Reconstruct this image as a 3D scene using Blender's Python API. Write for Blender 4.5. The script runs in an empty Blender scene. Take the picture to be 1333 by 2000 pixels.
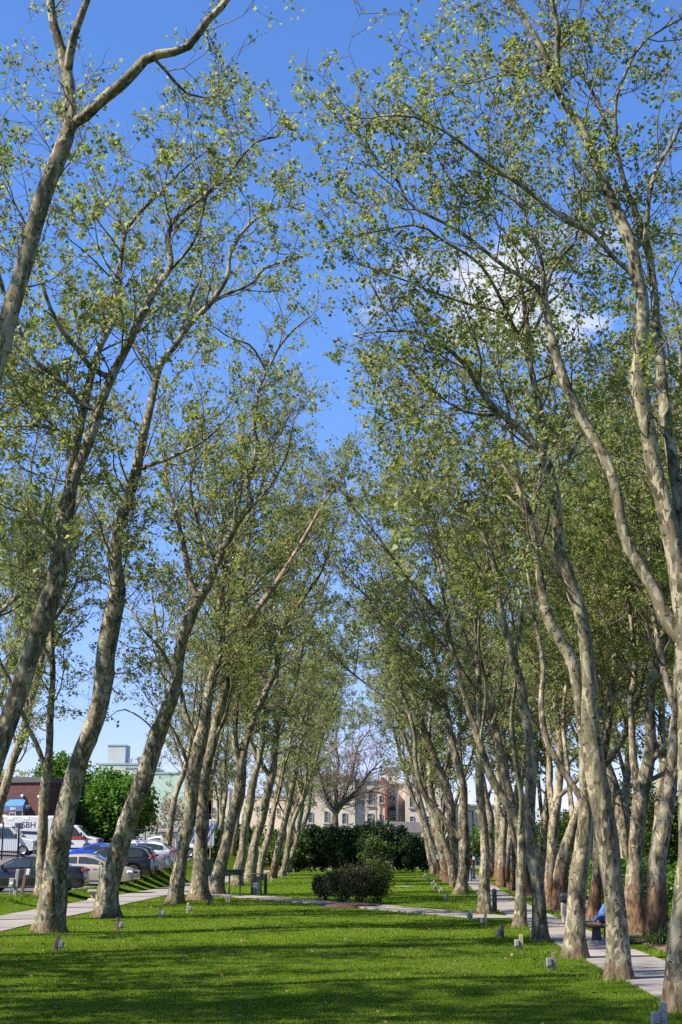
import bpy, math, random
import numpy as np
from mathutils import Vector, Matrix, Euler

# ------------------------------------------------------------------ camera, sky, sun
scene = bpy.context.scene
COL = scene.collection
CAM_H = 2.1
PITCH = math.radians(13.36)
YAW = math.radians(1.284)
FPX = 2000 * 50 / 36.0

cd = bpy.data.cameras.new('camera')
cam = bpy.data.objects.new('camera', cd); COL.objects.link(cam)
cd.sensor_fit = 'VERTICAL'; cd.sensor_height = 36.0; cd.sensor_width = 24.0; cd.lens = 50.0
cd.clip_end = 6000
cam.location = (0, 0, CAM_H)
cam.rotation_euler = (math.pi / 2 + PITCH, 0, YAW)
scene.camera = cam

SUN_AZ = math.radians(247)      # compass-like: measured from +Y towards +X; to the sun
SUN_EL = math.radians(46)
to_sun = Vector((math.sin(SUN_AZ) * math.cos(SUN_EL), math.cos(SUN_AZ) * math.cos(SUN_EL), math.sin(SUN_EL)))

world = bpy.data.worlds.new('World'); scene.world = world; world.use_nodes = True
nt = world.node_tree; nt.nodes.clear()
N = nt.nodes.new; Lk = nt.links.new
sky = N('ShaderNodeTexSky'); sky.sky_type = 'NISHITA'; sky.sun_disc = False
sky.sun_elevation = SUN_EL; sky.sun_rotation = SUN_AZ
sky.air_density = 1.0; sky.dust_density = 0.0; sky.ozone_density = 4.0
bg = N('ShaderNodeBackground'); bg.inputs['Strength'].default_value = 0.059
out = N('ShaderNodeOutputWorld')
tc = N('ShaderNodeTexCoord')
# fair-weather clouds: noise over the direction, mostly low, with one larger heap
noi = N('ShaderNodeTexNoise'); noi.inputs['Scale'].default_value = 9.0; noi.inputs['Detail'].default_value = 8; noi.inputs['Roughness'].default_value = 0.6
mp = N('ShaderNodeMapping'); mp.inputs['Scale'].default_value = (1, 1, 2.6); mp.inputs['Location'].default_value = (3.1, 0.4, 1.7)
Lk(tc.outputs['Generated'], mp.inputs['Vector']); Lk(mp.outputs['Vector'], noi.inputs['Vector'])
sep = N('ShaderNodeSeparateXYZ'); Lk(tc.outputs['Generated'], sep.inputs[0])
low = N('ShaderNodeMapRange'); low.inputs['From Min'].default_value = 0.02; low.inputs['From Max'].default_value = 0.26
low.inputs['To Min'].default_value = 0.06; low.inputs['To Max'].default_value = -0.10
Lk(sep.outputs['Z'], low.inputs['Value'])


def cam_axes():
    cy, sy, cp, sp = math.cos(YAW), math.sin(YAW), math.cos(PITCH), math.sin(PITCH)
    F = np.array([-sy * cp, cy * cp, sp]); R = np.array([cy, sy, 0.0]); U = np.cross(R, F)
    return F, R, U


_F, _R, _U = cam_axes()


def ray(px, py):
    d = _F + _R * (px - 666.5) / FPX + _U * (1000 - py) / FPX
    return d


cdir = ray(975, 590); cdir /= np.linalg.norm(cdir)
sub = N('ShaderNodeVectorMath'); sub.operation = 'SUBTRACT'; Lk(tc.outputs['Generated'], sub.inputs[0]); sub.inputs[1].default_value = tuple(cdir)
scl = N('ShaderNodeVectorMath'); scl.operation = 'MULTIPLY'; Lk(sub.outputs[0], scl.inputs[0]); scl.inputs[1].default_value = (8.6, 8.6, 17)
ln = N('ShaderNodeVectorMath'); ln.operation = 'LENGTH'; Lk(scl.outputs[0], ln.inputs[0])
heap = N('ShaderNodeMapRange'); heap.inputs['From Min'].default_value = 0.0; heap.inputs['From Max'].default_value = 1.35
heap.inputs['To Min'].default_value = 0.44; heap.inputs['To Max'].default_value = 0.0
Lk(ln.outputs['Value'], heap.inputs['Value'])
a1 = N('ShaderNodeMath'); a1.operation = 'ADD'; Lk(noi.outputs['Fac'], a1.inputs[0]); Lk(low.outputs[0], a1.inputs[1])
a2 = N('ShaderNodeMath'); a2.operation = 'ADD'; Lk(a1.outputs[0], a2.inputs[0]); Lk(heap.outputs[0], a2.inputs[1])
thr = N('ShaderNodeMapRange'); thr.interpolation_type = 'SMOOTHSTEP'
thr.inputs['From Min'].default_value = 0.575; thr.inputs['From Max'].default_value = 0.80; thr.inputs['To Max'].default_value = 0.9
Lk(a2.outputs[0], thr.inputs['Value'])
mixc = N('ShaderNodeMix'); mixc.data_type = 'RGBA'
Lk(thr.outputs[0], mixc.inputs['Factor']); mixc.inputs['B'].default_value = (7.2, 7.4, 7.9, 1)
gel = N('ShaderNodeMapRange'); gel.inputs['From Min'].default_value = 0.04; gel.inputs['From Max'].default_value = 0.38; Lk(sep.outputs['Z'], gel.inputs['Value'])
gmx = N('ShaderNodeMix'); gmx.data_type = 'RGBA'; gmx.inputs['A'].default_value = (1.08, 1.02, 1.5, 1); gmx.inputs['B'].default_value = (1.04, 1.38, 1.9, 1); Lk(gel.outputs[0], gmx.inputs['Factor'])
gain = N('ShaderNodeVectorMath'); gain.operation = 'MULTIPLY'; Lk(gmx.outputs['Result'], gain.inputs[1]); Lk(sky.outputs[0], gain.inputs[0])
Lk(gain.outputs[0], mixc.inputs['A'])
Lk(mixc.outputs['Result'], bg.inputs['Color']); Lk(bg.outputs[0], out.inputs['Surface'])

sl = bpy.data.lights.new('sun', 'SUN'); sl.energy = 5.0; sl.angle = math.radians(0.53); sl.color = (1.0, 0.95, 0.86)
so = bpy.data.objects.new('sun', sl); COL.objects.link(so)
so.rotation_euler = to_sun.to_track_quat('Z', 'Y').to_euler(); so.location = (-30, -20, 40)

vs = scene.view_settings
vs.view_transform = 'Standard'; vs.look = 'None'; vs.exposure = 1.15; vs.gamma = 1.0; vs.use_curve_mapping = False
scene.cycles.max_bounces = 6; scene.cycles.diffuse_bounces = 3; scene.cycles.glossy_bounces = 2
scene.cycles.transmission_bounces = 3; scene.cycles.transparent_max_bounces = 4
scene.cycles.use_adaptive_sampling = True; scene.cycles.adaptive_threshold = 0.02
scene.cycles.use_denoising = False; scene.cycles.sample_clamp_indirect = 5.0
scene.cycles.caustics_reflective = False; scene.cycles.caustics_refractive = False


# ------------------------------------------------------------------ terrain + helpers
def sstep(a, b, v):
    t = np.clip((v - a) / (b - a), 0, 1)
    return t * t * (3 - 2 * t)


def gz(x, y):
    x = np.asarray(x, float); y = np.asarray(y, float)
    left = sstep(-12.15, -13.6, x)
    z = 0.33 * left + left * 0.03 * (np.clip(y, 72, 125) - 72)
    z = z + 0.045 * np.clip(-x - 18, 0, 40) * sstep(72, 95, y)
    return z


def gzf(x, y):
    return float(gz(x, y))


def P(px, py, Y):
    """the point at depth Y that the photograph shows at (px, py)"""
    d = ray(px, py)
    t = Y / d[1]
    return np.array([d[0] * t, Y, CAM_H + d[2] * t])


def at(px, py):
    """the ground point the photograph shows at (px, py)"""
    d = ray(px, py)
    ys = np.arange(10, 420, 0.05)
    t = ys / d[1]
    x = d[0] * t; z = CAM_H + d[2] * t
    g = gz(x, ys)
    k = np.argmax(z <= g)
    return np.array([x[k], ys[k], g[k]])


def new_mesh(name, verts, faces_list, smooth=True):
    """faces_list: list of int arrays (n, k)"""
    me = bpy.data.meshes.new(name)
    verts = np.ascontiguousarray(verts, dtype=np.float32)
    me.vertices.add(len(verts)); me.vertices.foreach_set('co', verts.ravel())
    fl = [np.asarray(f, dtype=np.int32) for f in faces_list if len(f)]
    nl = sum(f.size for f in fl); nf = sum(len(f) for f in fl)
    me.loops.add(nl); me.polygons.add(nf)
    me.loops.foreach_set('vertex_index', np.concatenate([f.ravel() for f in fl]))
    tot = np.concatenate([np.full(len(f), f.shape[1], np.int32) for f in fl])
    st = np.concatenate([[0], np.cumsum(tot)[:-1]]).astype(np.int32)
    me.polygons.foreach_set('loop_start', st)
    me.polygons.foreach_set('loop_total', tot)
    me.polygons.foreach_set('use_smooth', np.full(nf, smooth, dtype=bool))
    me.update(calc_edges=True)
    return me


def link(name, me, mat=None, parent=None, loc=None):
    o = bpy.data.objects.new(name, me); COL.objects.link(o)
    if mat is not None and len(me.materials) == 0:
        me.materials.append(mat)
    if parent is not None:
        o.parent = parent
    if loc is not None:
        o.location = loc
    return o


def tag(o, label=None, cat=None, group=None, kind=None):
    if label: o['label'] = label
    if cat: o['category'] = cat
    if group: o['group'] = group
    if kind: o['kind'] = kind
    return o


def empty(name, loc=(0, 0, 0), rz=0.0):
    o = bpy.data.objects.new(name, None); COL.objects.link(o)
    o.location = loc; o.rotation_euler = (0, 0, rz); o.empty_display_size = 0.2
    return o


def copy_tree(o, parent=None):
    c = o.copy(); COL.objects.link(c); c.parent = parent
    for ch in list(o.children):
        copy_tree(ch, c)
    return c


class MB:
    """collects shapes, build() links them as one mesh"""

    def __init__(s):
        s.v = []; s.f = []

    def add(s, verts, faces):
        b = len(s.v)
        s.v.extend([tuple(float(c) for c in p) for p in verts]); s.f.extend([tuple(b + i for i in f) for f in faces])
        return s

    def box(s, c, size, rz=0.0, rx=0.0, ry=0.0, taper=1.0):
        hx, hy, hz = size[0] / 2, size[1] / 2, size[2] / 2
        m = Matrix.Translation(c) @ Euler((rx, ry, rz)).to_matrix().to_4x4()
        vs_ = [(-hx, -hy, -hz), (hx, -hy, -hz), (hx, hy, -hz), (-hx, hy, -hz),
               (-hx * taper, -hy * taper, hz), (hx * taper, -hy * taper, hz), (hx * taper, hy * taper, hz), (-hx * taper, hy * taper, hz)]
        return s.add([m @ Vector(p) for p in vs_], [(0, 3, 2, 1), (4, 5, 6, 7), (0, 1, 5, 4), (1, 2, 6, 5), (2, 3, 7, 6), (3, 0, 4, 7)])

    def bbox(s, c, size, b=0.01, rz=0.0, rx=0.0, ry=0.0):
        """box with chamfered edges"""
        hx, hy, hz = size[0] / 2, size[1] / 2, size[2] / 2
        b = min(b, hx * .9, hy * .9, hz * .9)
        m = Matrix.Translation(c) @ Euler((rx, ry, rz)).to_matrix().to_4x4()
        vs_ = []; idx = {}
        for sx in (-1, 1):
            for sy in (-1, 1):
                for sz in (-1, 1):
                    for a in range(3):
                        p = [sx * (hx - b), sy * (hy - b), sz * (hz - b)]
                        p[a] = (sx * hx, sy * hy, sz * hz)[a]
                        idx[(sx, sy, sz, a)] = len(vs_); vs_.append(m @ Vector(p))
        fs = []
        for a in range(3):
            o1, o2 = [k for k in range(3) if k != a]
            for sa in (-1, 1):
                q = []
                for (u, w) in ((-1, -1), (1, -1), (1, 1), (-1, 1)):
                    k = [0, 0, 0]; k[a] = sa; k[o1] = u; k[o2] = w
                    q.append(idx[(k[0], k[1], k[2], a)])
                fs.append(tuple(q))
            for u in (-1, 1):
                for w in (-1, 1):
                    k1 = [0, 0, 0]; k2 = [0, 0, 0]
                    k1[o1] = k2[o1] = u; k1[o2] = k2[o2] = w; k1[a] = -1; k2[a] = 1
                    fs.append((idx[(*k1, o1)], idx[(*k2, o1)], idx[(*k2, o2)], idx[(*k1, o2)]))
        for sx in (-1, 1):
            for sy in (-1, 1):
                for sz in (-1, 1):
                    fs.append(tuple(idx[(sx, sy, sz, a)] for a in range(3)))
        return s.add(vs_, fs)

    def cyl(s, p0, p1, r0, r1=None, n=10, caps=True):
        r1 = r0 if r1 is None else r1
        p0 = Vector(p0); p1 = Vector(p1); d = (p1 - p0).normalized()
        a = d.orthogonal().normalized(); b = d.cross(a)
        vs_ = []
        for (p, r) in ((p0, r0), (p1, r1)):
            for k in range(n):
                t = 2 * math.pi * k / n
                vs_.append(p + a * (math.cos(t) * r) + b * (math.sin(t) * r))
        fs = [(k, (k + 1) % n, n + (k + 1) % n, n + k) for k in range(n)]
        if caps:
            fs += [tuple(range(n - 1, -1, -1)), tuple(range(n, 2 * n))]
        return s.add(vs_, fs)

    def prism(s, poly, y0, y1, axis='y', inset=0.0):
        """poly in (x, z) pushed along y (or in (y, z) pushed along x)"""
        n = len(poly)
        cx = sum(p[0] for p in poly) / n; cz = sum(p[1] for p in poly) / n
        vs_ = []
        for y in (y0, y1):
            for (u, w) in poly:
                vs_.append((u, y, w) if axis == 'y' else (y, u, w))
        fs = [(k, (k + 1) % n, n + (k + 1) % n, n + k) for k in range(n)]
        fs += [tuple(range(n - 1, -1, -1)), tuple(range(n, 2 * n))]
        return s.add(vs_, fs)

    def lathe(s, prof, c, axis='y', n=16):
        """prof list of (r, h)"""
        vs_ = []
        for (r, h) in prof:
            for k in range(n):
                t = 2 * math.pi * k / n
                u, w = math.cos(t) * r, math.sin(t) * r
                vs_.append((c[0] + u, c[1] + h, c[2] + w) if axis == 'y' else (c[0] + u, c[1] + w, c[2] + h))
        fs = []
        for i in range(len(prof) - 1):
            for k in range(n):
                fs.append((i * n + k, i * n + (k + 1) % n, (i + 1) * n + (k + 1) % n, (i + 1) * n + k))
        return s.add(vs_, fs)

    def mesh(s, name='m', smooth=False):
        me = bpy.data.meshes.new(name); me.from_pydata(s.v, [], s.f); me.update()
        import bmesh
        bm = bmesh.new(); bm.from_mesh(me); bmesh.ops.recalc_face_normals(bm, faces=bm.faces); bm.to_mesh(me); bm.free()
        if smooth:
            me.polygons.foreach_set('use_smooth', [True] * len(me.polygons))
        return me

    def build(s, name, mat, parent=None, loc=None, smooth=False):
        return link(name, s.mesh(name, smooth), mat, parent, loc)


# ------------------------------------------------------------------ materials
def mat_new(name):
    m = bpy.data.materials.new(name); m.use_nodes = True
    b = m.node_tree.nodes['Principled BSDF']
    return m, m.node_tree, b


def plain(name, col, rough=0.6, metal=0.0, var=0.12, scale=6.0, bump=0.0, bscale=40.0, coat=0.0, spec=0.5):
    m, t, b = mat_new(name)
    b.inputs['Roughness'].default_value = rough; b.inputs['Metallic'].default_value = metal
    b.inputs['Coat Weight'].default_value = coat; b.inputs['Specular IOR Level'].default_value = spec
    tc_ = t.nodes.new('ShaderNodeTexCoord')
    n_ = t.nodes.new('ShaderNodeTexNoise'); n_.inputs['Scale'].default_value = scale; n_.inputs['Detail'].default_value = 5
    t.links.new(tc_.outputs['Object'], n_.inputs['Vector'])
    r_ = t.nodes.new('ShaderNodeMapRange'); r_.inputs['From Min'].default_value = 0.3; r_.inputs['From Max'].default_value = 0.7
    r_.inputs['To Min'].default_value = 1 - var; r_.inputs['To Max'].default_value = 1 + var
    t.links.new(n_.outputs['Fac'], r_.inputs['Value'])
    mu = t.nodes.new('ShaderNodeVectorMath'); mu.operation = 'SCALE'; mu.inputs[0].default_value = col[:3]
    t.links.new(r_.outputs[0], mu.inputs['Scale']); t.links.new(mu.outputs[0], b.inputs['Base Color'])
    if bump > 0:
        n2 = t.nodes.new('ShaderNodeTexNoise'); n2.inputs['Scale'].default_value = bscale; n2.inputs['Detail'].default_value = 4
        t.links.new(tc_.outputs['Object'], n2.inputs['Vector'])
        bu = t.nodes.new('ShaderNodeBump'); bu.inputs['Strength'].default_value = bump; bu.inputs['Distance'].default_value = 0.02
        t.links.new(n2.outputs['Fac'], bu.inputs['Height']); t.links.new(bu.outputs[0], b.inputs['Normal'])
    return m


def leaf_mat(name, cols, trans=0.5, rough=0.45, nscale=0.9):
    m, t, b = mat_new(name)
    t.nodes.remove(b)
    g = t.nodes.new('ShaderNodeNewGeometry')
    r = t.nodes.new('ShaderNodeValToRGB'); r.color_ramp.interpolation = 'LINEAR'
    while len(r.color_ramp.elements) < len(cols):
        r.color_ramp.elements.new(0.5)
    for i, c in enumerate(cols):
        r.color_ramp.elements[i].position = i / (len(cols) - 1); r.color_ramp.elements[i].color = (*c, 1)
    tcl = t.nodes.new('ShaderNodeTexCoord'); nl = t.nodes.new('ShaderNodeTexNoise'); nl.inputs['Scale'].default_value = nscale; nl.inputs['Detail'].default_value = 3
    t.links.new(tcl.outputs['Object'], nl.inputs['Vector'])
    ma = t.nodes.new('ShaderNodeMath'); ma.operation = 'MULTIPLY_ADD'; ma.inputs[1].default_value = 0.55; t.links.new(g.outputs['Random Per Island'], ma.inputs[0])
    mb_ = t.nodes.new('ShaderNodeMapRange'); mb_.inputs['From Min'].default_value = 0.3; mb_.inputs['From Max'].default_value = 0.7; mb_.inputs['To Max'].default_value = 0.45
    t.links.new(nl.outputs['Fac'], mb_.inputs['Value']); t.links.new(mb_.outputs[0], ma.inputs[2]); t.links.new(ma.outputs[0], r.inputs['Fac'])
    d = t.nodes.new('ShaderNodeBsdfPrincipled'); d.inputs['Roughness'].default_value = rough; d.inputs['Specular IOR Level'].default_value = 0.2
    tr = t.nodes.new('ShaderNodeBsdfTranslucent')
    hs = t.nodes.new('ShaderNodeHueSaturation'); hs.inputs['Hue'].default_value = 0.485; hs.inputs['Saturation'].default_value = 1.1; hs.inputs['Value'].default_value = 1.35
    t.links.new(r.outputs[0], d.inputs['Base Color']); t.links.new(r.outputs[0], hs.inputs['Color']); t.links.new(hs.outputs[0], tr.inputs['Color'])
    mx = t.nodes.new('ShaderNodeMixShader'); mx.inputs[0].default_value = trans
    t.links.new(d.outputs[0], mx.inputs[1]); t.links.new(tr.outputs[0], mx.inputs[2])
    t.links.new(mx.outputs[0], t.nodes['Material Output'].inputs['Surface'])
    return m


def bark_mat(name, pale, mid, dark, base_col, base_h, patch=5.0, seed=0.0):
    """mottled flaking plane-tree bark; rough brown bark on the lowest part of the trunk"""
    m, t, b = mat_new(name)
    nn = t.nodes.new; lk = t.links.new
    b.inputs['Roughness'].default_value = 0.85; b.inputs['Specular IOR Level'].default_value = 0.2
    tc_ = nn('ShaderNodeTexCoord'); oi = nn('ShaderNodeObjectInfo')
    mp_ = nn('ShaderNodeMapping'); mp_.inputs['Scale'].default_value = (1, 1, 0.42); mp_.inputs['Location'].default_value = (seed, seed, seed)
    off = nn('ShaderNodeVectorMath'); off.operation = 'ADD'
    sc_ = nn('ShaderNodeMath'); sc_.operation = 'MULTIPLY'; sc_.inputs[1].default_value = 37.0
    lk(oi.outputs['Random'], sc_.inputs[0]); lk(tc_.outputs['Object'], off.inputs[0]); lk(sc_.outputs[0], off.inputs[1])
    lk(off.outputs[0], mp_.inputs['Vector'])
    n1 = nn('ShaderNodeTexNoise'); n1.inputs['Scale'].default_value = patch; n1.inputs['Detail'].default_value = 5; n1.inputs['Roughness'].default_value = 0.62; n1.inputs['Distortion'].default_value = 0.9
    lk(mp_.outputs[0], n1.inputs['Vector'])
    r1 = nn('ShaderNodeValToRGB')
    e = r1.color_ramp.elements
    e[0].position = 0.40; e[0].color = (*dark, 1); e[1].position = 0.445; e[1].color = (*mid, 1)
    e2 = e.new(0.535); e2.color = (*mid, 1); e3 = e.new(0.56); e3.color = (*pale, 1)
    lk(n1.outputs['Fac'], r1.inputs['Fac'])
    n5 = nn('ShaderNodeTexNoise'); n5.inputs['Scale'].default_value = patch * 3.4; n5.inputs['Detail'].default_value = 4; n5.inputs['Roughness'].default_value = 0.55; n5.inputs['Distortion'].default_value = 0.4
    lk(mp_.outputs[0], n5.inputs['Vector'])
    s5 = nn('ShaderNodeMapRange'); s5.inputs['From Min'].default_value = 0.585; s5.inputs['From Max'].default_value = 0.61; lk(n5.outputs['Fac'], s5.inputs['Value'])
    d5 = nn('ShaderNodeMapRange'); d5.inputs['From Min'].default_value = 0.405; d5.inputs['From Max'].default_value = 0.38; lk(n5.outputs['Fac'], d5.inputs['Value'])
    f1 = nn('ShaderNodeMix'); f1.data_type = 'RGBA'; lk(s5.outputs[0], f1.inputs['Factor']); lk(r1.outputs[0], f1.inputs['A']); f1.inputs['B'].default_value = (pale[0] * 1.12, pale[1] * 1.1, pale[2] * 1.05, 1)
    f2 = nn('ShaderNodeMix'); f2.data_type = 'RGBA'; lk(d5.outputs[0], f2.inputs['Factor']); lk(f1.outputs['Result'], f2.inputs['A']); f2.inputs['B'].default_value = (*dark, 1)
    # broad tone drift
    n2 = nn('ShaderNodeTexNoise'); n2.inputs['Scale'].default_value = 0.9; n2.inputs['Detail'].default_value = 3
    lk(off.outputs[0], n2.inputs['Vector'])
    mr = nn('ShaderNodeMapRange'); mr.inputs['From Min'].default_value = 0.3; mr.inputs['From Max'].default_value = 0.7; mr.inputs['To Min'].default_value = 0.78; mr.inputs['To Max'].default_value = 1.18
    lk(n2.outputs['Fac'], mr.inputs['Value'])
    mu = nn('ShaderNodeVectorMath'); mu.operation = 'SCALE'; lk(f2.outputs['Result'], mu.inputs[0]); lk(mr.outputs[0], mu.inputs['Scale'])
    # small dark knots and lenticels
    vo = nn('ShaderNodeTexVoronoi'); vo.inputs['Scale'].default_value = 4.5
    mp2 = nn('ShaderNodeMapping'); mp2.inputs['Scale'].default_value = (1.0, 1.0, 1.9); lk(off.outputs[0], mp2.inputs['Vector']); lk(mp2.outputs[0], vo.inputs['Vector'])
    kn = nn('ShaderNodeMapRange'); kn.inputs['From Min'].default_value = 0.13; kn.inputs['From Max'].default_value = 0.19; kn.inputs['To Min'].default_value = 0.25; kn.inputs['To Max'].default_value = 1.0
    lk(vo.outputs['Distance'], kn.inputs['Value'])
    mk = nn('ShaderNodeVectorMath'); mk.operation = 'SCALE'; lk(mu.outputs[0], mk.inputs[0]); lk(kn.outputs[0], mk.inputs['Scale'])
    # rough brown foot
    sx = nn('ShaderNodeSeparateXYZ'); lk(tc_.outputs['Object'], sx.inputs[0])
    n3 = nn('ShaderNodeTexNoise'); n3.inputs['Scale'].default_value = 7.0; n3.inputs['Detail'].default_value = 6
    mp3 = nn('ShaderNodeMapping'); mp3.inputs['Scale'].default_value = (1, 1, 0.3); lk(off.outputs[0], mp3.inputs['Vector']); lk(mp3.outputs[0], n3.inputs['Vector'])
    ad = nn('ShaderNodeMath'); ad.operation = 'MULTIPLY_ADD'; ad.inputs[1].default_value = -2.6 * base_h; lk(n3.outputs['Fac'], ad.inputs[0]); lk(sx.outputs['Z'], ad.inputs[2])
    fm = nn('ShaderNodeMapRange'); fm.inputs['From Min'].default_value = -0.55 * base_h; fm.inputs['From Max'].default_value = -0.15 * base_h; fm.inputs['To Min'].default_value = 1; fm.inputs['To Max'].default_value = 0
    lk(ad.outputs[0], fm.inputs['Value'])
    n4 = nn('ShaderNodeTexNoise'); n4.inputs['Scale'].default_value = 16.0; n4.inputs['Detail'].default_value = 4; lk(mp3.outputs[0], n4.inputs['Vector'])
    r4 = nn('ShaderNodeValToRGB'); f = r4.color_ramp.elements
    f[0].position = 0.36; f[0].color = (base_col[0] * .35, base_col[1] * .32, base_col[2] * .3, 1); f[1].position = 0.62; f[1].color = (*base_col, 1)
    lk(n4.outputs['Fac'], r4.inputs['Fac'])
    mx = nn('ShaderNodeMix'); mx.data_type = 'RGBA'; lk(fm.outputs[0], mx.inputs['Factor']); lk(mk.outputs[0], mx.inputs['A']); lk(r4.outputs[0], mx.inputs['B'])
    lk(mx.outputs['Result'], b.inputs['Base Color'])
    bu = nn('ShaderNodeBump'); bu.inputs['Strength'].default_value = 0.55; bu.inputs['Distance'].default_value = 0.02
    hm = nn('ShaderNodeMix'); hm.data_type = 'FLOAT'; lk(fm.outputs[0], hm.inputs['Factor']); lk(n1.outputs['Fac'], hm.inputs['A']); lk(n4.outputs['Fac'], hm.inputs['B'])
    lk(hm.outputs['Result'], bu.inputs['Height']); lk(bu.outputs[0], b.inputs['Normal'])
    return m


M = {}
M['bark'] = bark_mat('plane_bark', (0.285, 0.248, 0.165), (0.142, 0.12, 0.072), (0.058, 0.047, 0.029), (0.19, 0.142, 0.085), 0.28, patch=3.6)
M['bark2'] = bark_mat('plane_bark_brown_foot', (0.29, 0.246, 0.172), (0.152, 0.125, 0.078), (0.064, 0.05, 0.031), (0.18, 0.105, 0.058), 1.2, patch=3.6, seed=11)
M['bark_branch'] = plain('plane_branch', (0.145, 0.118, 0.083), 0.85, var=0.5, scale=2.2, bump=0.3, bscale=18, spec=0.2)
M['bark_red'] = plain('dead_branch', (0.24, 0.165, 0.125), 0.85, var=0.55, scale=3)
M['bark_dark'] = plain('dark_bark', (0.10, 0.085, 0.065), 0.9, var=0.35, scale=7, bump=0.6, bscale=25, spec=0.2)
M['bark_grey'] = plain('dark_grey_bark', (0.13, 0.105, 0.085), 0.9, var=0.35, scale=3, bump=0.4, bscale=20, spec=0.2)
M['twig_pink'] = plain('pinkish_grey_twig', (0.27, 0.215, 0.185), 0.9, var=0.3, scale=2, spec=0.2)
M['hollow'] = plain('rotten_wood', (0.10, 0.055, 0.03), 0.95, var=0.5, scale=14, bump=0.8, bscale=30, spec=0.1)
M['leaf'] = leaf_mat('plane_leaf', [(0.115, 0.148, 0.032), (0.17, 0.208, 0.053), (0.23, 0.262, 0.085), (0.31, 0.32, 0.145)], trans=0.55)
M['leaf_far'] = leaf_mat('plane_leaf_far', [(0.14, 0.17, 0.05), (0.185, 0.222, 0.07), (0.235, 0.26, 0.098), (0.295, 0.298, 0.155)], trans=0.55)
M['leaf_maple'] = leaf_mat('maple_leaf', [(0.05, 0.12, 0.015), (0.075, 0.165, 0.02), (0.10, 0.2, 0.03)], trans=0.35)
M['leaf_dark'] = leaf_mat('evergreen_leaf', [(0.026, 0.048, 0.013), (0.045, 0.078, 0.02), (0.07, 0.11, 0.03)], trans=0.25)
M['leaf_mid'] = leaf_mat('shrub_leaf', [(0.05, 0.085, 0.015), (0.08, 0.125, 0.02), (0.065, 0.10, 0.018)], trans=0.3)
M['leaf_evergreen'] = leaf_mat('lighter_evergreen_leaf', [(0.035, 0.062, 0.013), (0.055, 0.088, 0.018), (0.075, 0.115, 0.025)], trans=0.25)
M['leaf_hedge'] = leaf_mat('bright_hedge_leaf', [(0.05, 0.13, 0.012), (0.075, 0.17, 0.018), (0.10, 0.2, 0.025)], trans=0.35)
M['leaf_red'] = leaf_mat('reddish_shrub_leaf', [(0.055, 0.04, 0.018), (0.05, 0.062, 0.02), (0.06, 0.075, 0.02), (0.075, 0.05, 0.028)], trans=0.25)
M['leaf_bud'] = leaf_mat('budding_leaf', [(0.26, 0.17, 0.13), (0.28, 0.21, 0.15), (0.22, 0.22, 0.10)], trans=0.35)
M['concrete_bench'] = plain('bench_concrete', (0.30, 0.27, 0.23), 0.9, var=0.2, scale=10, bump=0.3)
M['asphalt'] = plain('asphalt', (0.115, 0.105, 0.10), 0.9, var=0.25, scale=3, bump=0.4, bscale=90)
M['mulch'] = plain('mulch', (0.07, 0.044, 0.03), 0.95, var=0.6, scale=9, bump=0.9, bscale=30, spec=0.1)
M['soil'] = plain('soil', (0.15, 0.105, 0.065), 0.95, var=0.6, scale=5, bump=0.7, bscale=25, spec=0.1)
M['wood'] = plain('weathered_wood', (0.36, 0.27, 0.13), 0.85, var=0.3, scale=12, bump=0.4)
M['wood_grey'] = plain('grey_wood', (0.30, 0.27, 0.22), 0.85, var=0.3, scale=12, bump=0.4)
M['wood_dark'] = plain('dark_wood', (0.14, 0.09, 0.06), 0.85, var=0.3, scale=10, bump=0.4)
M['grey_box'] = plain('grey_steel_box', (0.22, 0.225, 0.22), 0.55, var=0.2)
M['white_box'] = plain('white_plastic', (0.55, 0.55, 0.53), 0.5, var=0.05)
M['green_paint'] = plain('dark_green_paint', (0.015, 0.06, 0.035), 0.5, var=0.25, scale=9)
M['green_box'] = plain('black_green_paint', (0.012, 0.025, 0.016), 0.45, var=0.25)
M['black_metal'] = plain('black_iron', (0.016, 0.016, 0.018), 0.5, var=0.2)
M['glass'] = plain('car_glass', (0.03, 0.04, 0.045), 0.06, var=0.1, spec=0.8)
M['glass_b'] = plain('window_glass', (0.10, 0.12, 0.135), 0.1, var=0.2, scale=0.6, spec=0.7)
M['rubber'] = plain('tyre_rubber', (0.02, 0.02, 0.02), 0.85)
M['rim'] = plain('alloy_rim', (0.42, 0.43, 0.44), 0.3, metal=0.7)
M['chrome'] = plain('chrome', (0.6, 0.6, 0.62), 0.2, metal=0.9)
M['tail'] = plain('red_lens', (0.45, 0.015, 0.012), 0.15)
M['amber'] = plain('amber_lens', (0.7, 0.22, 0.02), 0.2)
M['lens'] = plain('clear_lens', (0.7, 0.7, 0.7), 0.1)
M['trim'] = plain('black_trim', (0.02, 0.02, 0.022), 0.6)
for nm, c, me_ in (('tan', (0.40, 0.33, 0.25), .35), ('black', (0.010, 0.010, 0.012), .1), ('dark', (0.028, 0.031, 0.03), .3), ('white', (0.55, 0.55, 0.545), 0),
                   ('silver', (0.36, 0.375, 0.39), .4), ('blue', (0.02, 0.07, 0.42), .25), ('navy', (0.012, 0.02, 0.05), .3)):
    M['paint_' + nm] = plain('car_paint_' + nm, c, 0.28, metal=me_, var=0.04, coat=0.7)
M['red'] = plain('red_paint', (0.5, 0.025, 0.03), 0.35, var=0.1)
M['stripe_blue'] = plain('blue_stripe', (0.03, 0.10, 0.42), 0.4, var=0.08)
M['letter'] = plain('dark_lettering', (0.012, 0.014, 0.04), 0.5, var=0.05)
M['letter_w'] = plain('pale_lettering', (0.7, 0.72, 0.75), 0.6, var=0.05)


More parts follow.
